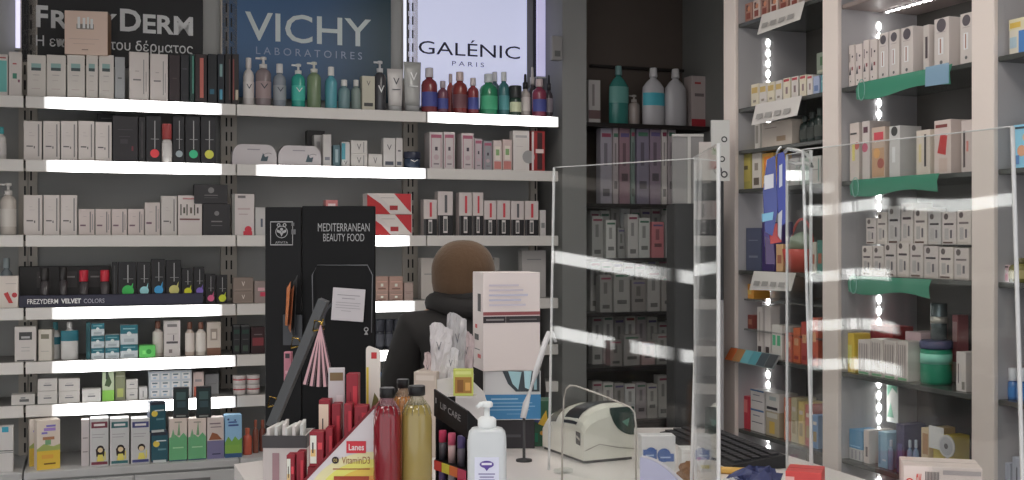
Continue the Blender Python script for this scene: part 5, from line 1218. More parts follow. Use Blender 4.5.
# --- juice bottles
def juice(px0, px1, pytop, pyneck, Y, liquid, label):
    xa, xb = at(px0, 0, Y)[0], at(px1, 0, Y)[0]; r = (xb-xa)/2; xc = (xa+xb)/2
    h = at(0, pytop, Y)[2]-CT; hs = at(0, pyneck, Y)[2]-CT
    root = empty('juice_bottle', (xc, Y, CT))
    lm = mat(liquid, rough=.12, spec=.8)
    MB().lathe([(r*.9, 0), (r, .006), (r, hs-.035), (r*.96, hs-.02), (r*.84, hs-.008), (r*.66, hs)], lm, seg=28).build('liquid', root)
    gl_ = mat(tuple(int(v*.5+90) for v in liquid), rough=.06, alpha=.45, spec=.9)
    MB().lathe([(r*.66, hs), (r*.5, hs+.008), (r*.44, hs+.016), (r*.44, h-.018)], gl_, seg=28).build('bottle_neck', root)
    m = MB()
    for k in range(14):      # ribs moulded in the shoulder
        a_ = 2*math.pi*k/14
        m.tube([(r*.97*math.cos(a_), r*.97*math.sin(a_), hs-.02), (r*.86*math.cos(a_), r*.86*math.sin(a_), hs-.006), (r*.52*math.cos(a_), r*.52*math.sin(a_), hs+.008)], .0012, gl_, seg=5)
    m.build('shoulder_ribs', root)
    m = MB().lathe([(r*.52, h-.02), (r*.56, h-.019), (r*.56, h-.002), (r*.52, h)], mat((24, 23, 25), rough=.35, k=1), seg=28)
    m.build('cap', root)
    tag(root, label, 'bottle')
juice(373.5, 401, 387.5, 405, 2.36, (112, 16, 28), 'red juice bottle with black cap beside the slanting display front')
juice(392, 414, 379, 396, 2.62, (150, 96, 42), 'amber juice bottle half hidden behind the red and yellow ones')
juice(401.5, 432, 385.5, 404, 2.38, (132, 116, 60), 'cloudy yellow juice bottle with black cap and moulded shoulder')
# --- lip care stand
root = empty('lip_care_stand', (0, 0, CT))
Pa = Vector(at(435.5, 389, 2.60)); Pb = Vector(at(469, 411, 2.47)); 
root.location = (Pa.x, Pa.y, CT); dv = Vector((Pb.x-Pa.x, Pb.y-Pa.y, 0)); wl = dv.length; root.rotation_euler = (0, 0, math.atan2(dv.y, dv.x))
h0 = Pa.z-CT; h1 = Pb.z-CT+.0
hd = .060
m = MB().prism([(0, h0-hd), (wl, h1-hd), (wl, h1), (0, h0)], -.004, .0, blk2)
fnt, ffs, _ = text_geo('LIP CARE', .0)
def shz(u): return h0+(h1-h0)*u
m.add([(wl*(.22+.6*a_), -.0055, shz(.22+.6*a_)-.032+b_*.014) for a_, b_ in fnt], ffs, pale)
m.quad(wl*.06, wl*.10, h0-.03, h0-.018, -.0055, mat((110, 110, 110)))
m.build('header', root)
m = MB().box(0, .003, 0, .05, 0, h0-.02, blk2); m.box(wl-.003, wl, 0, .05, 0, h1-.06, blk2); m.box(0, wl, .047, .05, 0, h1-.05, blk)
m.add([(wl, 0, h1), (wl, .0, h1-.06), (wl, .05, h1-.05), (wl-.003, 0, h1), (wl-.003, 0, h1-.06), (wl-.003, .05, h1-.05)], [(0, 1, 2), (5, 4, 3), (0, 2, 5, 3), (0, 3, 4, 1), (1, 4, 5, 2)], blk2)
m.build('stand_body', root)
lv = [h1-.128, h1-.213]
for z_ in lv:
    MB().box(.003, wl-.003, -.004, .047, z_-.006, z_, blk).build('shelf', root)
    for k in range(4):
        c = [(186, 56, 50), (196, 190, 60), (206, 110, 60), (180, 60, 90)][(k+lv.index(z_)) % 4]
        MB().box(.004+k*(wl-.008)/4, .002+(k+1)*(wl-.008)/4, -.006, -.004, z_-.022, z_-.001, mat(c)).build('price_tab', root)
tag(root, 'black lip care counter stand with a slanting lettered header', 'display')
capc = [(196, 60, 96), (206, 90, 120), (90, 80, 130), (150, 150, 156)]
for j, z_ in enumerate(lv):
    for k in range(4):
        ux = .012+k*(wl-.024)/3
        p = root.matrix_basis @ Vector((ux, .012, z_))
        hgt = .066
        rr_ = .0085
        r2 = empty('lip_balm', p, root.rotation_euler[2])
        MB().lathe([(rr_, 0), (rr_, hgt*.6)], mat([(70, 70, 76), (176, 150, 150), (86, 82, 92), (66, 70, 74)][(k+j) % 4], rough=.3), seg=14).build('tube_body', r2)
        MB().lathe([(rr_*1.04, hgt*.6), (rr_*1.04, hgt*.96), (rr_*.9, hgt)], mat(capc[(k+2*j) % 4] if j < 2 else [(196, 90, 100), (150, 196, 80), (190, 120, 60), (190, 80, 130)][k], rough=.3), seg=14).build('cap', r2)
        tag(r2, 'lip balm in the %s row of the lip care stand, %s' % (['upper', 'lower'][j], pos(k, 4)), 'lip balm', 'lip balms in the black stand')
# --- hand sanitiser
Y = 2.05; xc = at(487, 0, Y)[0]; r = (at(507, 0, Y)[0]-at(468, 0, Y)[0])/2; h = at(0, 427, Y)[2]-CT
root = empty('sanitizer_bottle', (xc, Y, CT))
plastic = mat((172, 176, 178), rough=.25, spec=.6)
m = MB(); ring_n = 32; vs = []; fs = []
levels = [(0, .94), (.006, 1), (h-.032, 1), (h-.018, .985), (h-.008, .93), (h-.002, .78), (h, .55)]
for z_, q_ in levels:
    for i in range(ring_n):
        a_ = 2*math.pi*i/ring_n; ca, sa = math.cos(a_), math.sin(a_)
        e = .45
        vs.append((q_*r*math.copysign(abs(ca)**e, ca), q_*r*.62*math.copysign(abs(sa)**e, sa), z_))
for j in range(len(levels)-1):
    for i in range(ring_n): k = (i+1) % ring_n; fs.append((j*ring_n+i, j*ring_n+k, (j+1)*ring_n+k, (j+1)*ring_n+i))
fs.append(tuple(range(ring_n))); fs.append(tuple((len(levels)-1)*ring_n+i for i in range(ring_n)))
m.add(vs, fs, plastic, smooth=True); m.build('bottle_body', root)
wc_ = mat((196, 200, 204), rough=.3)
zc = lambda py: at(0, py, Y)[2]-CT
MB().lathe([(.0155, h-.001), (.0165, h+.002), (.0165, zc(419)), (.012, zc(417)), (.0055, zc(416.5)), (.0045, zc(406)), ], wc_, seg=22).build('collar', root)
m = MB().lathe([(.009, zc(407)), (.0105, zc(406)), (.0105, zc(403)), (.008, zc(401.5))], wc_, seg=20)
m.tube([(0, 0, zc(404)), (-.012, -.004, zc(404)), (-.018, -.006, zc(407))], [.005, .0045, .003], wc_)
m.build('pump_head', root)
lb = MB(); lz1, lz0 = zc(455), zc(520)
lb.box(-r*.62, r*.62, -r*.63, -r*.615, lz0, lz1, mat((182, 184, 204), rough=.4))
yl = -r*.63-.0006; pu = mat((76, 56, 130))
lb.disc(0, zc(462), r*.36, yl, pu, ry=.0065); lb.poly([(-r*.3, zc(461)), (r*.3, zc(461)), (0, zc(468.5))], yl-.0001, pu)
lb.quad(-r*.26, r*.26, zc(462.6), zc(460.4), yl-.0004, mat((190, 188, 210)))
for k, (a_, b_) in enumerate([(-.42, .42), (-.36, .36), (-.4, .4)]): lb.quad(r*a_, r*b_, zc(471.5+3*k)-.0012, zc(471.5+3*k)+.0012, yl, mat((120, 116, 150)))
lb.disc(0, zc(481), .003, yl, pu)
lb.build('product_label', root)
tag(root, 'clear hand sanitiser pump bottle with a white and violet label', 'bottle')
# --- tall white box on a glove box
Y = 3.30
fr = frame(510, Y, 0)
zg = at(0, 420, Y)[2]; zg0 = at(0, 440, Y)[2]
blue_t = [(.0, 1, .02, .52, (56, 118, 166)), (.12, .6, .42, .44, (150, 184, 206)), (.08, .85, .34, .36, (120, 160, 190)), (.08, .9, .27, .29, (120, 160, 190)), (.08, .8, .2, .22, (120, 160, 190)), (.4, .7, .12, .13, (120, 160, 190)),
          ('P', [(.32, 1), (.42, .74), (.56, .58), (.98, .58), (.98, 1)], (52, 60, 66)), ('P', [(.42, 1), (.5, .74), (.6, .62), (.66, .98)], (140, 176, 184)), ('P', [(.7, 1), (.72, .66), (.8, .62), (.84, 1)], (150, 186, 196)), (.88, .93, .62, 1, (130, 160, 170))]
box_item(fr, 484, 541, 371, None, (186, 186, 188), blue_t, 'white and blue disposable glove box under the tall white box', ybase=420, off=0, depth=.12, cat='box', name='glove_box', turn=3)
bxm = box_item(fr, 488, 535, 420.4, CT, (44, 42, 46), [(.3, .7, .4, .5, (70, 70, 74))], 'black box carrying the glove box on the counter', off=.01, depth=.11)
tallp = [(.0, 1, .565, .60, (130, 66, 70)), (.0, 1, .488, .555, (44, 38, 42)), (.05, .36, .512, .53, (120, 116, 116)), (.46, .94, .514, .526, (90, 86, 88)), (.39, .395, .488, .555, (150, 140, 140))]
for k, (u1, c) in enumerate([(.62, (176, 168, 178)), (.7, (176, 168, 178)), (.78, (168, 166, 184)), (.66, (168, 166, 184)), (.74, (176, 170, 182))]):
    tallp.append((.1, u1, .86-.05*k, .88-.05*k, c))
tb_ = box_item(fr, 482, 541.5, 272.5, None, (196, 186, 184), tallp, 'tall white dispenser carton with red and black bands on the glove box', ybase=370.6, off=.0, depth=.13, name='dispenser_carton', turn=15, cat='box')
# marks on its left flank
hB = at(0, 272.5, Y)[2]-at(0, 370.6, Y)[2]; wB = tb_.dimensions[0]
m = MB()
for (a_, b_, c_, d_, cc) in [(.2, .5, .6, .78, (50, 44, 46)), (.55, .75, .42, .46, (190, 60, 60)), (.4, .8, .3, .36, (44, 40, 42)), (.2, .5, .12, .16, (176, 60, 60)), (.3, .8, .2, .21, (90, 90, 90))]:
    m.add([(-wB/2-.0006, a_*.13, c_*hB), (-wB/2-.0006, b_*.13, c_*hB), (-wB/2-.0006, b_*.13, d_*hB), (-wB/2-.0006, a_*.13, d_*hB)], [(0, 1, 2, 3)], mat(cc))
m.build('flank_print', tb_)
# --- white sample stand with pouches behind the lip care stand
Y = 3.18
fr = frame(430, Y)
box_item(fr, 413, 437, 372, CT, (172, 160, 150), [(.1, .9, .9, .96, (184, 174, 166))], 'plain beige carton behind the yellow juice bottle', off=0, depth=.14, turn=-12)
c = at(462, 405, Y)
root = empty('sample_stand', (c[0], Y, CT))
hS = at(0, 378, Y)[2]-CT
pts = [(-.075, 0), (.075, 0), (.075, hS*.6), (.06, hS*.82), (.03, hS*.95), (-.02, hS), (-.075, hS*.98)]
MB().prism(pts, 0, .012, mat((184, 182, 182), rough=.35)).build('front_face', root)
MB().box(-.075, .075, .012, .11, 0, hS*.58, mat((176, 172, 172))).build('tray', root)
zl_ = at(0, 396, 3.13)[2]-CT
MB().box(-.035, .04, -.055, 0, zl_-.006, zl_, mat((176, 172, 172))).build('ledge', root)
tag(root, 'white curved sample stand behind the lip care stand', 'display')
zp = CT+hS*.58
def pouch(px0, px1, pyt, Yp, seed, label, col=(178, 174, 176), twist=0):
    rnd = random.Random(seed); xa, xb = at(px0, 0, Yp)[0], at(px1, 0, Yp)[0]; w_ = xb-xa; h_ = at(0, pyt, Yp)[2]-zp
    root = empty('sample_pouch', ((xa+xb)/2, Yp, zp), math.radians(twist))
    nx, nz = 9, 12; vs = []; fs = []
    for sd_ in (-1, 1):
        for j in range(nz+1):
            v = j/nz
            for i in range(nx+1):
                u_ = i/nx; puff = .012*math.sin(math.pi*u_)**.6*math.sin(math.pi*min(1, v*1.05))**.6+.0006
                vs.append(((u_-.5)*w_*(.8+.25*v)+rnd.uniform(-.002, .002), sd_*puff+rnd.uniform(-.004, .004)*(v > .2), v*h_*(1-.12*abs(u_-.3)*(v > .8))+rnd.uniform(-.003, .003)*(v > 0)))
    N_ = (nx+1)*(nz+1)
    for j in range(nz):
        for i in range(nx):
            a_ = j*(nx+1)+i; fs += [(a_, a_+1, a_+nx+2, a_+nx+1), (N_+a_, N_+a_+nx+1, N_+a_+nx+2, N_+a_+1)]
    m = MB().add(vs, fs, mat(col, rough=.18, spec=.8)); m.build('pouch_body', root)
    MB().text('V', -w_*.15, w_*.1, h_*.68, h_*.78, -.0185, mat((90, 90, 96))).build('print', root)
    tag(root, label, 'pouch')
pouch(430, 452, 322, 3.21, 1, 'white sample pouch with a V leaning left in the sample stand', twist=-10)
pouch(447, 466, 312, 3.25, 2, 'tallest silvery sample pouch in the middle of the stand', (160, 158, 160), 14)
pouch(444, 458, 345, 3.21, 3, 'narrow white sample pouch at the front of the stand', (190, 188, 190), 4)
pouch(461, 474, 330, 3.28, 5, 'pale pink-marked sample pouch beside the tall white carton', (176, 160, 162), -6)
pouch(424, 436, 352, 3.25, 6, 'low pinkish pouch against the customer jacket', (180, 164, 164), -14)
fr = frame(462, 3.13)
box_item(fr, 453, 473.5, 369, None, (176, 184, 90), [(.08, .92, .1, .7, (150, 110, 50)), (.2, .5, .15, .6, (120, 80, 40)), (.6, .85, .2, .5, (196, 150, 80)), (.1, .9, .8, .92, (190, 196, 120))], 'lime and amber sample pack leaning on the sample stand', ybase=396, cat='pack', off=.0, depth=.02)
# --- green flowery pack by the card terminal
fr = frame(540, 3.34)
box_item(fr, 524, 552, 401, CT, (44, 84, 62), [('P', [(.1, .6), (.4, .9), (.6, .5)], (60, 70, 130)), ('P', [(.5, .5), (.8, .8), (.9, .4)], (196, 160, 50)), (.1, .5, .1, .3, (30, 110, 80)), ('O', .65, .3, .08, (200, 150, 60))], 'dark green pack with blue and gold print behind the card terminal', off=0, depth=.08, cat='pack')
# --- white tilted arm
root = empty('tablet_arm', at(524, 414, 3.12)); P = Vector(at(524, 414, 3.12))
pts = [Vector(at(a_, b_, c_))-P for a_, b_, c_ in ((523, 418, 3.12), (526, 404, 3.13), (536, 372, 3.16), (545, 343, 3.2), (549, 333, 3.22), (552, 333, 3.22), (556, 342, 3.21))]
m = MB().tube(pts, [.008, .009, .0085, .0085, .008, .006, .004], mat((186, 186, 188), rough=.3), seg=12); m.build('arm', root)
MB().lathe([(.022, CT-P.z), (.022, CT-P.z+.005), (.004, CT-P.z+.008), (.004, 0)], mat((44, 44, 46)), seg=20).build('foot', root)
tag(root, 'slanting white plastic arm between the glove box and the screen', 'stand')
# --- card terminal
Pn = (at(584, 0, 3.08)[0], 3.08)
root = empty('card_terminal', (Pn[0], Pn[1], CT), math.radians(25))
W_, L_, H_ = .155, .25, .148
body = mat((206, 197, 187), rough=.35); dkk = mat((42, 42, 44), rough=.3, k=1)
def side_prof(h_): return [(0, .008), (L_, .008), (L_, h_*.62), (L_-.02, h_*.80), (L_-.07, h_*.92), (.10, h_), (.05, h_*1.03), (.015, h_*.98), (0, h_*.82)]
# profile in (y,z) extruded over x
pr = side_prof(H_); n_ = len(pr); vs = []; fs = []
xs = [(0, .60), (.006, .72), (.02, .84), (.045, .94), (.08, 1), (W_-.02, 1), (W_-.008, .97), (W_, .88)]
for x_, q_ in xs:
    for (y_, z_) in pr: vs.append((x_, L_/2+(y_-L_/2)*(.97+.03*q_), .008+(z_-.008)*q_))
for j in range(len(xs)-1):
    for i in range(n_): k = (i+1) % n_; fs.append((j*n_+i, j*n_+k, (j+1)*n_+k, (j+1)*n_+i))
fs.append(tuple(range(n_))); fs.append(tuple((len(xs)-1)*n_+i for i in range(n_)))
MB().add(vs, fs, body, smooth=False).build('housing', root)
def top_patch(y0_, y1_, mt, nm_, x1_=.13):
    def itp(t_, tab):
        for (a0, b0), (a1, b1) in zip(tab, tab[1:]):
            if a0 <= t_ <= a1: return b0+(b1-b0)*(t_-a0)/(a1-a0)
        return tab[-1][1]
    tp_ = sorted(pr[3:]); vs = []; fs = []
    for i in range(13):
        x_ = .001+(x1_-.001)*i/12; q_ = itp(x_, xs)
        for j in range(5):
            y_ = y0_+(y1_-y0_)*j/4; z_ = itp(y_, tp_); vs.append((x_-.0008, y_, .0095+(z_-.008)*q_))
    for i in range(12):
        for j in range(4): a_ = i*5+j; fs.append((a_, a_+5, a_+6, a_+1))
    MB().add(vs, fs, mt, smooth=True).build(nm_, root)
top_patch(.045, .125, dkk, 'top_cover'); top_patch(.165, .215, mat((104, 100, 92), rough=.15), 'display_window', .10)
MB().box(.004, W_-.004, .004, L_-.004, 0, .008, dkk).build('base', root)
m = MB()
vp = [(W_*.55+.0, H_*1.02)]
arc = [(W_*.52+(W_*.47)*(1-math.cos(a_)), H_*.98-H_*.52*math.sin(a_)) for a_ in [math.pi/2*k/8 for k in range(9)]]
pts = arc+[(W_*.99, H_*.98)]
m.prism(pts, -.0035, .004, mat((30, 58, 50), rough=.12, k=1)); m.poly([(W_*.74, H_*.72), (W_*.86, H_*.62), (W_*.9, H_*.78)], -.004, mat((70, 120, 104)))
m.build('green_visor', root)
m = MB(); m.add([(-.001, .018, .045), (-.001, .045, .048), (-.001, .045, .082), (-.001, .018, .080)], [(0, 1, 2, 3)], mat((52, 46, 44)))
m.add([(-.0014, .022, .058), (-.0014, .042, .066), (-.0014, .042, .072), (-.0014, .022, .064)], [(0, 1, 2, 3)], mat((176, 170, 160)))
m.build('maker_badge', root)
m = MB(); m.tube([(W_*.02, -.0015, .035), (W_*.3, -.002, .05), (W_*.7, -.002, .036), (W_, -.0015, .03)], .0009, mat((120, 112, 104))); m.build('seam', root)
tag(root, 'cream card terminal with a dark top and green visor on the counter', 'card terminal')
# small bent acrylic stand before the terminal
root = empty('acrylic_guard', at(566, 0, 2.80)[:2]+(CT,))
P = Vector(root.location)
pts = [Vector(at(a_, b_, c_))-P for a_, b_, c_ in ((562, 473, 2.80), (562.5, 430, 2.80), (564, 398, 2.80), (566, 389, 2.80), (570, 385.5, 2.795), (576, 386, 2.79), (604, 396, 2.75), (630, 407, 2.71), (634.5, 412, 2.705), (636, 425, 2.70), (636, 469.5, 2.70))]
pts[0].z = 0.002; pts[-1].z = .002
m = MB().tube(pts, .0022, mat((150, 146, 138), rough=.15, spec=.8), seg=8); m.build('wire_edge', root)
m = MB(); m.add([tuple(p) for p in pts], [tuple(range(len(pts)))], ACE); m.build('clear_pane', root)
tag(root, 'small clear guard with rounded corners in front of the card terminal', 'screen')
# --- staff side of the counter
fr = frame(655, 2.98)
box_item(fr, 641, 676, 436, CT, (190, 190, 192), [(.05, .45, .35, .62, (56, 88, 150)), ('O', .28, .52, .17, (56, 88, 150)), ('O', .66, .46, .2, (56, 88, 150)), (.5, .95, .28, .5, (56, 88, 150)), (.12, .36, .44, .48, (150, 170, 200)), (.55, .85, .38, .42, (150, 170, 200)), (.05, .3, .1, .2, (170, 160, 90))], 'white medicine carton with two blue ovals behind the screen edge', off=0, depth=.05, turn=3)
fr = frame(692, 3.02)
box_item(fr, 681, 703, 449.5, CT, (206, 200, 198), [(.72, .92, .42, .6, (186, 80, 140)), (.1, .6, .8, .83, (170, 165, 165))], 'white carton with a small pink square behind the screen', off=0, depth=.06)
# keyboard
Pk = Vector(at(706, 436, 3.54)); Pe = Vector(at(786, 470, 3.02)); dk_ = Vector((Pe.x-Pk.x, Pe.y-Pk.y, 0)); lk = dk_.length
root = empty('computer_keyboard', (Pk.x, Pk.y, CT+.001), math.atan2(dk_.y, dk_.x))
m = MB().add([(0, -.15, 0), (lk, -.15, 0), (lk, 0, 0), (0, 0, 0), (0, -.15, .014), (lk, -.15, .014), (lk, 0, .034), (0, 0, .034)], [(3, 2, 1, 0), (4, 5, 6, 7), (0, 1, 5, 4), (1, 2, 6, 5), (2, 3, 7, 6), (3, 0, 4, 7)], mat((34, 34, 37), rough=.5, k=1.1)); m.build('case', root)
m = MB(); km = mat((50, 50, 54), rough=.5, k=1.1)
for rw_ in range(5):
    for q_ in range(20):
        x_ = .012+q_*(lk-.024)/20; y_ = -.138+rw_*.026; z_ = .015+(y_+.15)*.133
        m.box(x_, x_+(lk-.024)/20-.004, y_, y_+.021, z_, z_+.006, km)
m.build('keys', root)
root['kind'] = 'thing' if False else ''
del root['kind']
tag(root, 'black computer keyboard lying on the staff side of the counter', 'keyboard')
# stamp pen
o = empty('marker_pen', at(712, 468, 2.96)[:2]+(CT+.009,), math.radians(-14))
MB().tube([(0, 0, 0), (.085, 0, 0)], .009, mat((206, 160, 80), rough=.35), seg=14).build('barrel', o); MB().tube([(.085, 0, 0), (.115, 0, 0)], .0095, mat((50, 54, 110), rough=.35), seg=14).build('cap', o)
tag(o, 'orange marker pen with blue cap in front of the keyboard', 'pen')
# crumpled bags and leaflet
def crumple(px, Yc, rx, ry, rz_, col, label, name, seed, cat, rough=.5, part='wrap', sharp=.25):
    rnd = random.Random(seed); c_ = at(px, 0, Yc)
    root = empty(name, (c_[0], Yc, CT)); vs = []; fs = []; n1, n2 = 16, 8
    for j in range(n2+1):
        ph_ = math.pi/2*j/n2
        for i in range(n1):
            a_ = 2*math.pi*i/n1; q_ = 1+rnd.uniform(-sharp, sharp)*(0 < j < n2)
            vs.append((rx*math.cos(ph_)**.7*math.cos(a_)*q_ if j < n2 else rnd.uniform(-.003, .003), ry*math.cos(ph_)**.7*math.sin(a_)*q_ if j < n2 else rnd.uniform(-.003, .003), max(0, rz_*math.sin(ph_)*(1+rnd.uniform(-sharp, sharp)*.6*(j > 0)))))
    for j in range(n2):
        for i in range(n1): k = (i+1) % n1; fs.append((j*n1+i, j*n1+k, (j+1)*n1+k, (j+1)*n1+i))
    fs.append(tuple(range(n1-1, -1, -1)))
    MB().add(vs, fs, mat(col, rough=rough)).build(part, root)
    tag(root, label, cat); return root
crumple(689, 2.86, .03, .03, .045, (120, 84, 52), 'crumpled tan leather pouch on the counter before the white carton', 'leather_pouch', 4, 'pouch')
crumple(710, 2.82, .022, .024, .062, (70, 56, 46), 'dark brown bottle-shaped pouch beside the tan leather pouch', 'leather_pouch', 8, 'pouch', sharp=.12)
r_ = crumple(757, 2.72, .075, .05, .060, (62, 68, 106), 'shiny navy blue plastic bag on the counter by the keyboard', 'plastic_bag', 9, 'bag', rough=.22)
crumple(730, 2.66, .035, .04, .045, (176, 176, 180), 'crumpled white wrapper beside the navy plastic bag', 'plastic_wrapper', 12, 'wrapper', rough=.3)
# curved white leaflet
P = Vector((at(640, 0, 2.48)[0], 2.48, CT)); root = empty('curled_leaflet', P, math.radians(-20))
nx = 14; vs = []; fs = []
for i in range(nx+1):
    u_ = i/nx; z_ = .128*math.cos(u_*math.pi/2)**.8+.004
    for y_ in (0, .02, .10): vs.append((u_*.14, y_, z_*(1-.3*(y_ > .05))))
for i in range(nx):
    for j in range(2): a_ = i*3+j; fs.append((a_, a_+3, a_+4, a_+1))
k_ = len(vs); vs += [(a_, b_, c_-.0015) for a_, b_, c_ in vs]; fs += [(d_+k_, c_+k_, b_+k_, a_+k_) for a_, b_, c_, d_ in fs]
pf = [(u_i/nx*.14,   .128*math.cos(u_i/nx*math.pi/2)**.8+.0035) for u_i in range(nx+1)]
m = MB().add(vs, fs, mat((180, 180, 190)), smooth=True); m.build('paper', root)
m = MB().prism([(0, 0.001)]+[(x_, 0.001) for x_, z_ in pf[-1:]]+pf[::-1], -.001, .0, mat((150, 152, 176))); m.build('front_flap', root)
tag(root, 'white leaflet curling down with a lilac inner side on the counter', 'leaflet')
# white box with the red emblem, right front
Y = 2.30; fr = frame(935, Y, -14)
box_item(fr, 903, 983, 467, CT, (196, 182, 176), [('O', .08, .78, .05, (190, 70, 56)), ('O', .08, .78, .03, (206, 190, 180)), ('T', .16, .23, .62, .9, 'ex', (190, 70, 56))]+[(.28+.018*k, .288+.018*k, .6, .93, (60, 56, 58)) for k in range(10)]+[(.5, .98, .9, .96, (150, 140, 140)), (.9, .94, .5, .7, (120, 110, 110))], 'flat white carton with a red emblem and barcode before the side shelving', off=0, depth=.10, cat='box')
fr = frame(800, 2.42, -20)
box_item(fr, 785, 822, 472, CT, (186, 62, 60), [(0, .25, .2, .9, (200, 150, 146)), (.3, .9, .6, .8, (200, 110, 100))], 'flat red and white carton at the foot of the wide screen', off=0, depth=.08, cat='box')
# --- blue blister packs hanging on a clip from the screen edge
P = Vector(at(774, 152, 2.96)); root = empty('hanging_packs', P)
MB().tube([(.012, .02, .0), (.016, -.004, .012), (.008, -.01, .004), (.002, -.008, -.012)], .003, mat((190, 192, 196), rough=.15), seg=8).build('hook', root)
def pk_(m, pts, y, c): m.prism([(a_/F*2.96, -b_/F*2.96) for a_, b_ in pts], y, y+.008, mat(c, rough=.2, spec=.7))
m = MB(); pk_(m, [(-8, 8), (0, 4), (2, 60), (-3, 84), (-10, 80), (-12, 40)], -.016, (58, 70, 140)); pk_(m, [(-11, 24), (-2, 22), (-2, 36), (-11, 38)], -.0175, (190, 192, 200)); pk_(m, [(-13, 62), (-2, 60), (-3, 68), (-13, 70)], -.0175, (110, 170, 200)); m.build('blue_pack', root)
m = MB(); pk_(m, [(3, 2), (9, 0), (13, 30), (12, 70), (4, 76), (2, 40)], -.012, (44, 58, 150)); pk_(m, [(4, 14), (7, 12), (7, 34), (4, 36)], -.0135, (176, 184, 206)); pk_(m, [(3, 62), (7, 58), (6, 88), (3, 84)], -.0135, (176, 180, 190)); m.build('blue_pack', root)
m = MB(); pk_(m, [(-5, 74), (6, 70), (7, 90), (-4, 92)], -.006, (178, 50, 50)); m.build('red_pack', root)
m = MB(); pk_(m, [(-9, 84), (-1, 90), (1, 112), (-8, 112)], -.004, (70, 50, 96)); m.build('violet_pack', root)
tag(root, 'cluster of shiny blue and red packs hooked on the clear screen', 'hanging packs')
# curled clear strip at the screen top
c = Vector(at(798, 152, 2.68)); root = empty('clear_clip', c)
pts = [Vector(at(a_, b_, e_))-c for a_, b_, e_ in ((785, 152, 2.84), (788, 149, 2.8), (796, 150, 2.74), (806, 153, 2.68), (811, 160, 2.64), (812, 166, 2.635), (806, 163, 2.66), (797, 164, 2.72), (789, 162, 2.78))]
MB().tube(pts, .0045, mat((186, 188, 186), rough=.12, spec=.8, alpha=.75), seg=8).build('clip_band', root)
tag(root, 'looped clear clip gripping the top corner of the wide screen', 'clip')
# leaflet rack in the aisle beyond the screens
root = empty('white_card_frame', B.pt(-.02, -.30, 0), 0)
P_ = at(688, 0, 5.35); root.location = (P_[0], 5.35, 0); root.rotation_euler = (0, 0, 0)
zb_, zt_ = at(0, 182, 5.35)[2], at(0, 134, 5.35)[2]
wd = 31/F*5.35
m = MB().box(-wd/2, wd/2, 0, .03, zb_-.1, zt_, mat((118, 116, 116), rough=.4)); m.build('panel', root)
m = MB(); fm2 = mat((160, 158, 156)); m.box(-wd/2, wd/2, -.006, 0, zt_-.012, zt_, fm2); m.box(-.002, .012, -.008, 0, zb_-.1, zt_, fm2); m.build('frame_edge', root)
MB().box(-wd/2+.01, wd/2-.01, 0, .28, 0, zb_-.1, mat((58, 58, 60), rough=.5, k=1)).build('cabinet', root)
tag(root, 'grey framed panel on a dark cabinet between screen and cream post', 'panel')
fr = frame(706, 5.2)
P_ = at(711, 0, 5.25); root = empty('floor_display', (P_[0], 5.25, 0))
z1, z2, z3 = at(0, 300, 5.25)[2], at(0, 181, 5.25)[2], at(0, 142, 5.25)[2]
MB().box(-.055, .055, 0, .06, z1, z2, mat((46, 46, 50), rough=.4, k=1)).build('dark_panel', root)
m = MB().box(-.055, .0, -.004, 0, z2-.01, z3, mat((172, 166, 162))); m.build('white_card', root)
m = MB().box(.002, .085, -.002, .02, z2, z3+.10, mat((176, 176, 174)))
for (a_, b_, r_) in ((.03, .05, .02), (.05, .10, .014), (.06, .03, .016), (.025, .15, .018), (.06, .19, .014)): m.ring(a_, z2+b_, r_*.6, r_, -.003, mat((44, 44, 48)), n=12)
m.build('patterned_card', root)
MB().box(-.058, .058, 0, .25, 0, z1, mat((140, 138, 140), rough=.4)).build('base', root)
for k in range(7): pass
tag(root, 'slim dark floor display with a black and white patterned card', 'display')

# ================================================================ the customer, back turned
def skin_mesh(name, verts, edges, radii, m, parent=None, level=2, root_i=0):
    me = bpy.data.meshes.new(name); me.from_pydata(verts, edges, []); o = bpy.data.objects.new(name, me); COL.objects.link(o)
    o.modifiers.new('skin', 'SKIN'); sv = me.skin_vertices[0].data
    for i, r_ in enumerate(radii): sv[i].radius = r_ if isinstance(r_, tuple) else (r_, r_)
    sv[root_i].use_root = True
    s_ = o.modifiers.new('sub', 'SUBSURF'); s_.levels = level; s_.render_levels = level
    me2 = bpy.data.meshes.new_from_object(o.evaluated_get(bpy.context.evaluated_depsgraph_get()))
    o.modifiers.clear(); o.data = me2; me2.materials.clear(); me2.materials.append(m)
    for p in me2.polygons: p.use_smooth = True
    if parent: o.parent = parent
    return o
PX, PY = at(464, 0, 4.1)[0], 4.1
person = empty('person', (PX, PY, 0), math.radians(12))
skin = mat((196, 150, 126), rough=.5)
V = [(0, 0, .90), (0, 0, 1.05), (0, .0, 1.22), (0, .01, 1.32), (0, .012, 1.385), (0, .03, 1.46), (0, .045, 1.52),
     (-.17, 0, 1.29), (-.23, .02, 1.03), (-.17, .18, .92), (-.14, .25, .91),
     (.17, 0, 1.29), (.23, .02, 1.03), (.17, .18, .92), (.14, .25, .91),
     (-.09, 0, .84), (-.10, .02, .46), (-.10, -.02, .09), (-.10, .10, .04),
     (.09, 0, .84), (.10, .02, .46), (.10, -.02, .09), (.10, .10, .04)]
Ed = [(0, 1), (1, 2), (2, 3), (3, 4), (4, 5), (5, 6), (3, 7), (7, 8), (8, 9), (9, 10), (3, 11), (11, 12), (12, 13), (13, 14), (0, 15), (15, 16), (16, 17), (17, 18), (0, 19), (19, 20), (20, 21), (21, 22)]
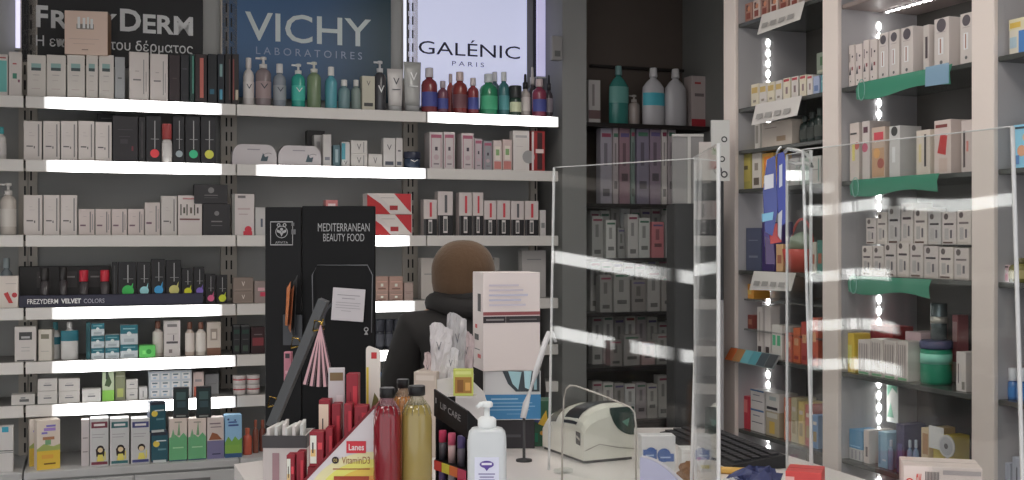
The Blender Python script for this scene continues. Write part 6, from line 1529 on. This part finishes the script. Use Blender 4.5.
R_ = [.14, .12, .13, .09, .056, .085, .075, .055, .042, .03, .035, .055, .042, .03, .035, .08, .055, .04, .035, .08, .055, .04, .035]
body = skin_mesh('body', V, Ed, R_, skin, person)
jk = mat((46, 44, 44), rough=.75, noise=.12, k=1.0)
V2 = [(0, 0, .80), (0, 0, 1.0), (0, -.005, 1.18), (0, 0, 1.29), (0, .01, 1.345), (-.18, -.01, 1.28), (-.255, .02, 1.02), (-.19, .17, .93), (.18, -.01, 1.28), (.255, .02, 1.02), (.19, .17, .93)]
E2 = [(0, 1), (1, 2), (2, 3), (3, 4), (3, 5), (5, 6), (6, 7), (3, 8), (8, 9), (9, 10)]
skin_mesh('jacket', V2, E2, [(.20, .16), (.19, .15), (.19, .15), (.13, .12), (.085, .085), .085, .068, .055, .085, .068, .055], jk, person)
# hood / collar rolls round the neck
m = MB()
for k, (rr_, zz, th, yy) in enumerate([(.098, 1.365, .036, -.005), (.082, 1.395, .024, .0)]):
    m.tube([(rr_*math.cos(a_)*1.08, yy+rr_*math.sin(a_), zz+.014*math.cos(2*a_+k)-.01*math.sin(a_)) for a_ in [2*math.pi*i/24 for i in range(25)]], th, jk, seg=12)
m.build('hood', person)
V3 = [(0, 0, .86), (-.09, 0, .80), (-.10, .02, .46), (-.10, -.02, .10), (.09, 0, .80), (.10, .02, .46), (.10, -.02, .10)]
skin_mesh('trousers', V3, [(0, 1), (1, 2), (2, 3), (0, 4), (4, 5), (5, 6)], [.15, .10, .075, .06, .10, .075, .06], mat((40, 42, 52), rough=.8), person)
for sx in (-1, 1):
    skin_mesh('shoe', [(sx*.10, -.04, .05), (sx*.10, .06, .05), (sx*.10, .15, .04)], [(0, 1), (1, 2)], [.05, .05, .04], mat((34, 32, 32)), person)
    # ear, a bent disc on the side of the head
    e = MB().lathe([(.004, -.008), (.018, -.006), (.02, 0), (.012, .003), (.004, .001)], skin, seg=14, M=Matrix.Translation((sx*.088, .035, 1.465)) @ Matrix.Rotation(sx*math.pi/2, 4, 'Y') @ Matrix.Diagonal((1.5, .9, 1, 1)))
    e.build('ear', person)
    MB().lathe([(.001, -.01), (.009, -.005), (.011, 0), (.009, .005), (.001, .01)], mat((220, 216, 210)), M=Matrix.Translation((sx*.032, .122, 1.49))).build('eye', person)
MB().add([(-.012, .118, 1.49), (.012, .118, 1.49), (.017, .122, 1.448), (-.017, .122, 1.448), (0, .152, 1.452)], [(0, 1, 4), (1, 2, 4), (2, 3, 4), (3, 0, 4), (0, 3, 2, 1)], skin, smooth=True).build('nose', person)
MB().box(-.022, .022, .108, .122, 1.418, 1.426, mat((160, 90, 84)), b=.003).build('mouth', person)
# brown knitted hat: dome with a rolled brim
hat = mat((98, 76, 58), rough=.95, spec=.1, k=1.15)
hn = hat.node_tree; bs = hn.nodes['Principled BSDF']
tx = hn.nodes.new('ShaderNodeTexCoord'); ns = hn.nodes.new('ShaderNodeTexNoise'); ns.inputs['Scale'].default_value = 60; bu = hn.nodes.new('ShaderNodeBump'); bu.inputs['Strength'].default_value = .5; bu.inputs['Distance'].default_value = .004
hn.links.new(tx.outputs['Object'], ns.inputs['Vector']); hn.links.new(ns.outputs['Fac'], bu.inputs['Height']); hn.links.new(bu.outputs[0], bs.inputs['Normal'])
bs.inputs['Sheen Weight'].default_value = .2
m = MB(); prof = []
for k in range(13):
    a_ = math.pi/2*k/12; prof.append((.113*math.cos(a_)**.85+.001, 1.487+.113*math.sin(a_)))
prof = [(.100, 1.405), (.108, 1.42), (.113, 1.45)]+prof
m.lathe(prof, hat, seg=40, ey=1.06, M=Matrix.Translation((0, .015, 0))); m.build('knitted_hat', person)
tag(person, 'person seen from behind in a brown knitted hat and dark hooded jacket', 'person')
# ================================================================ camera, world, colour
cam = bpy.data.cameras.new('camera'); co = bpy.data.objects.new('camera', cam); COL.objects.link(co)
co.location = (0, 0, CAMZ); co.rotation_euler = (math.pi/2, 0, 0)
cam.sensor_fit = 'HORIZONTAL'; cam.sensor_width = 36; cam.lens = 36*F/1024; cam.clip_start = .05
SC.camera = co
W = bpy.data.worlds.new('ambient_fill'); SC.world = W; W.use_nodes = True  # even ambient light added through the open front of the room
W.node_tree.nodes['Background'].inputs[0].default_value = (.96, .97, 1.0, 1)
W.node_tree.nodes['Background'].inputs[1].default_value = 1.0
SC.view_settings.view_transform = 'Standard'; SC.view_settings.look = 'None'
SC.view_settings.exposure = 0.2; SC.view_settings.gamma = 1.0; SC.view_settings.use_curve_mapping = False
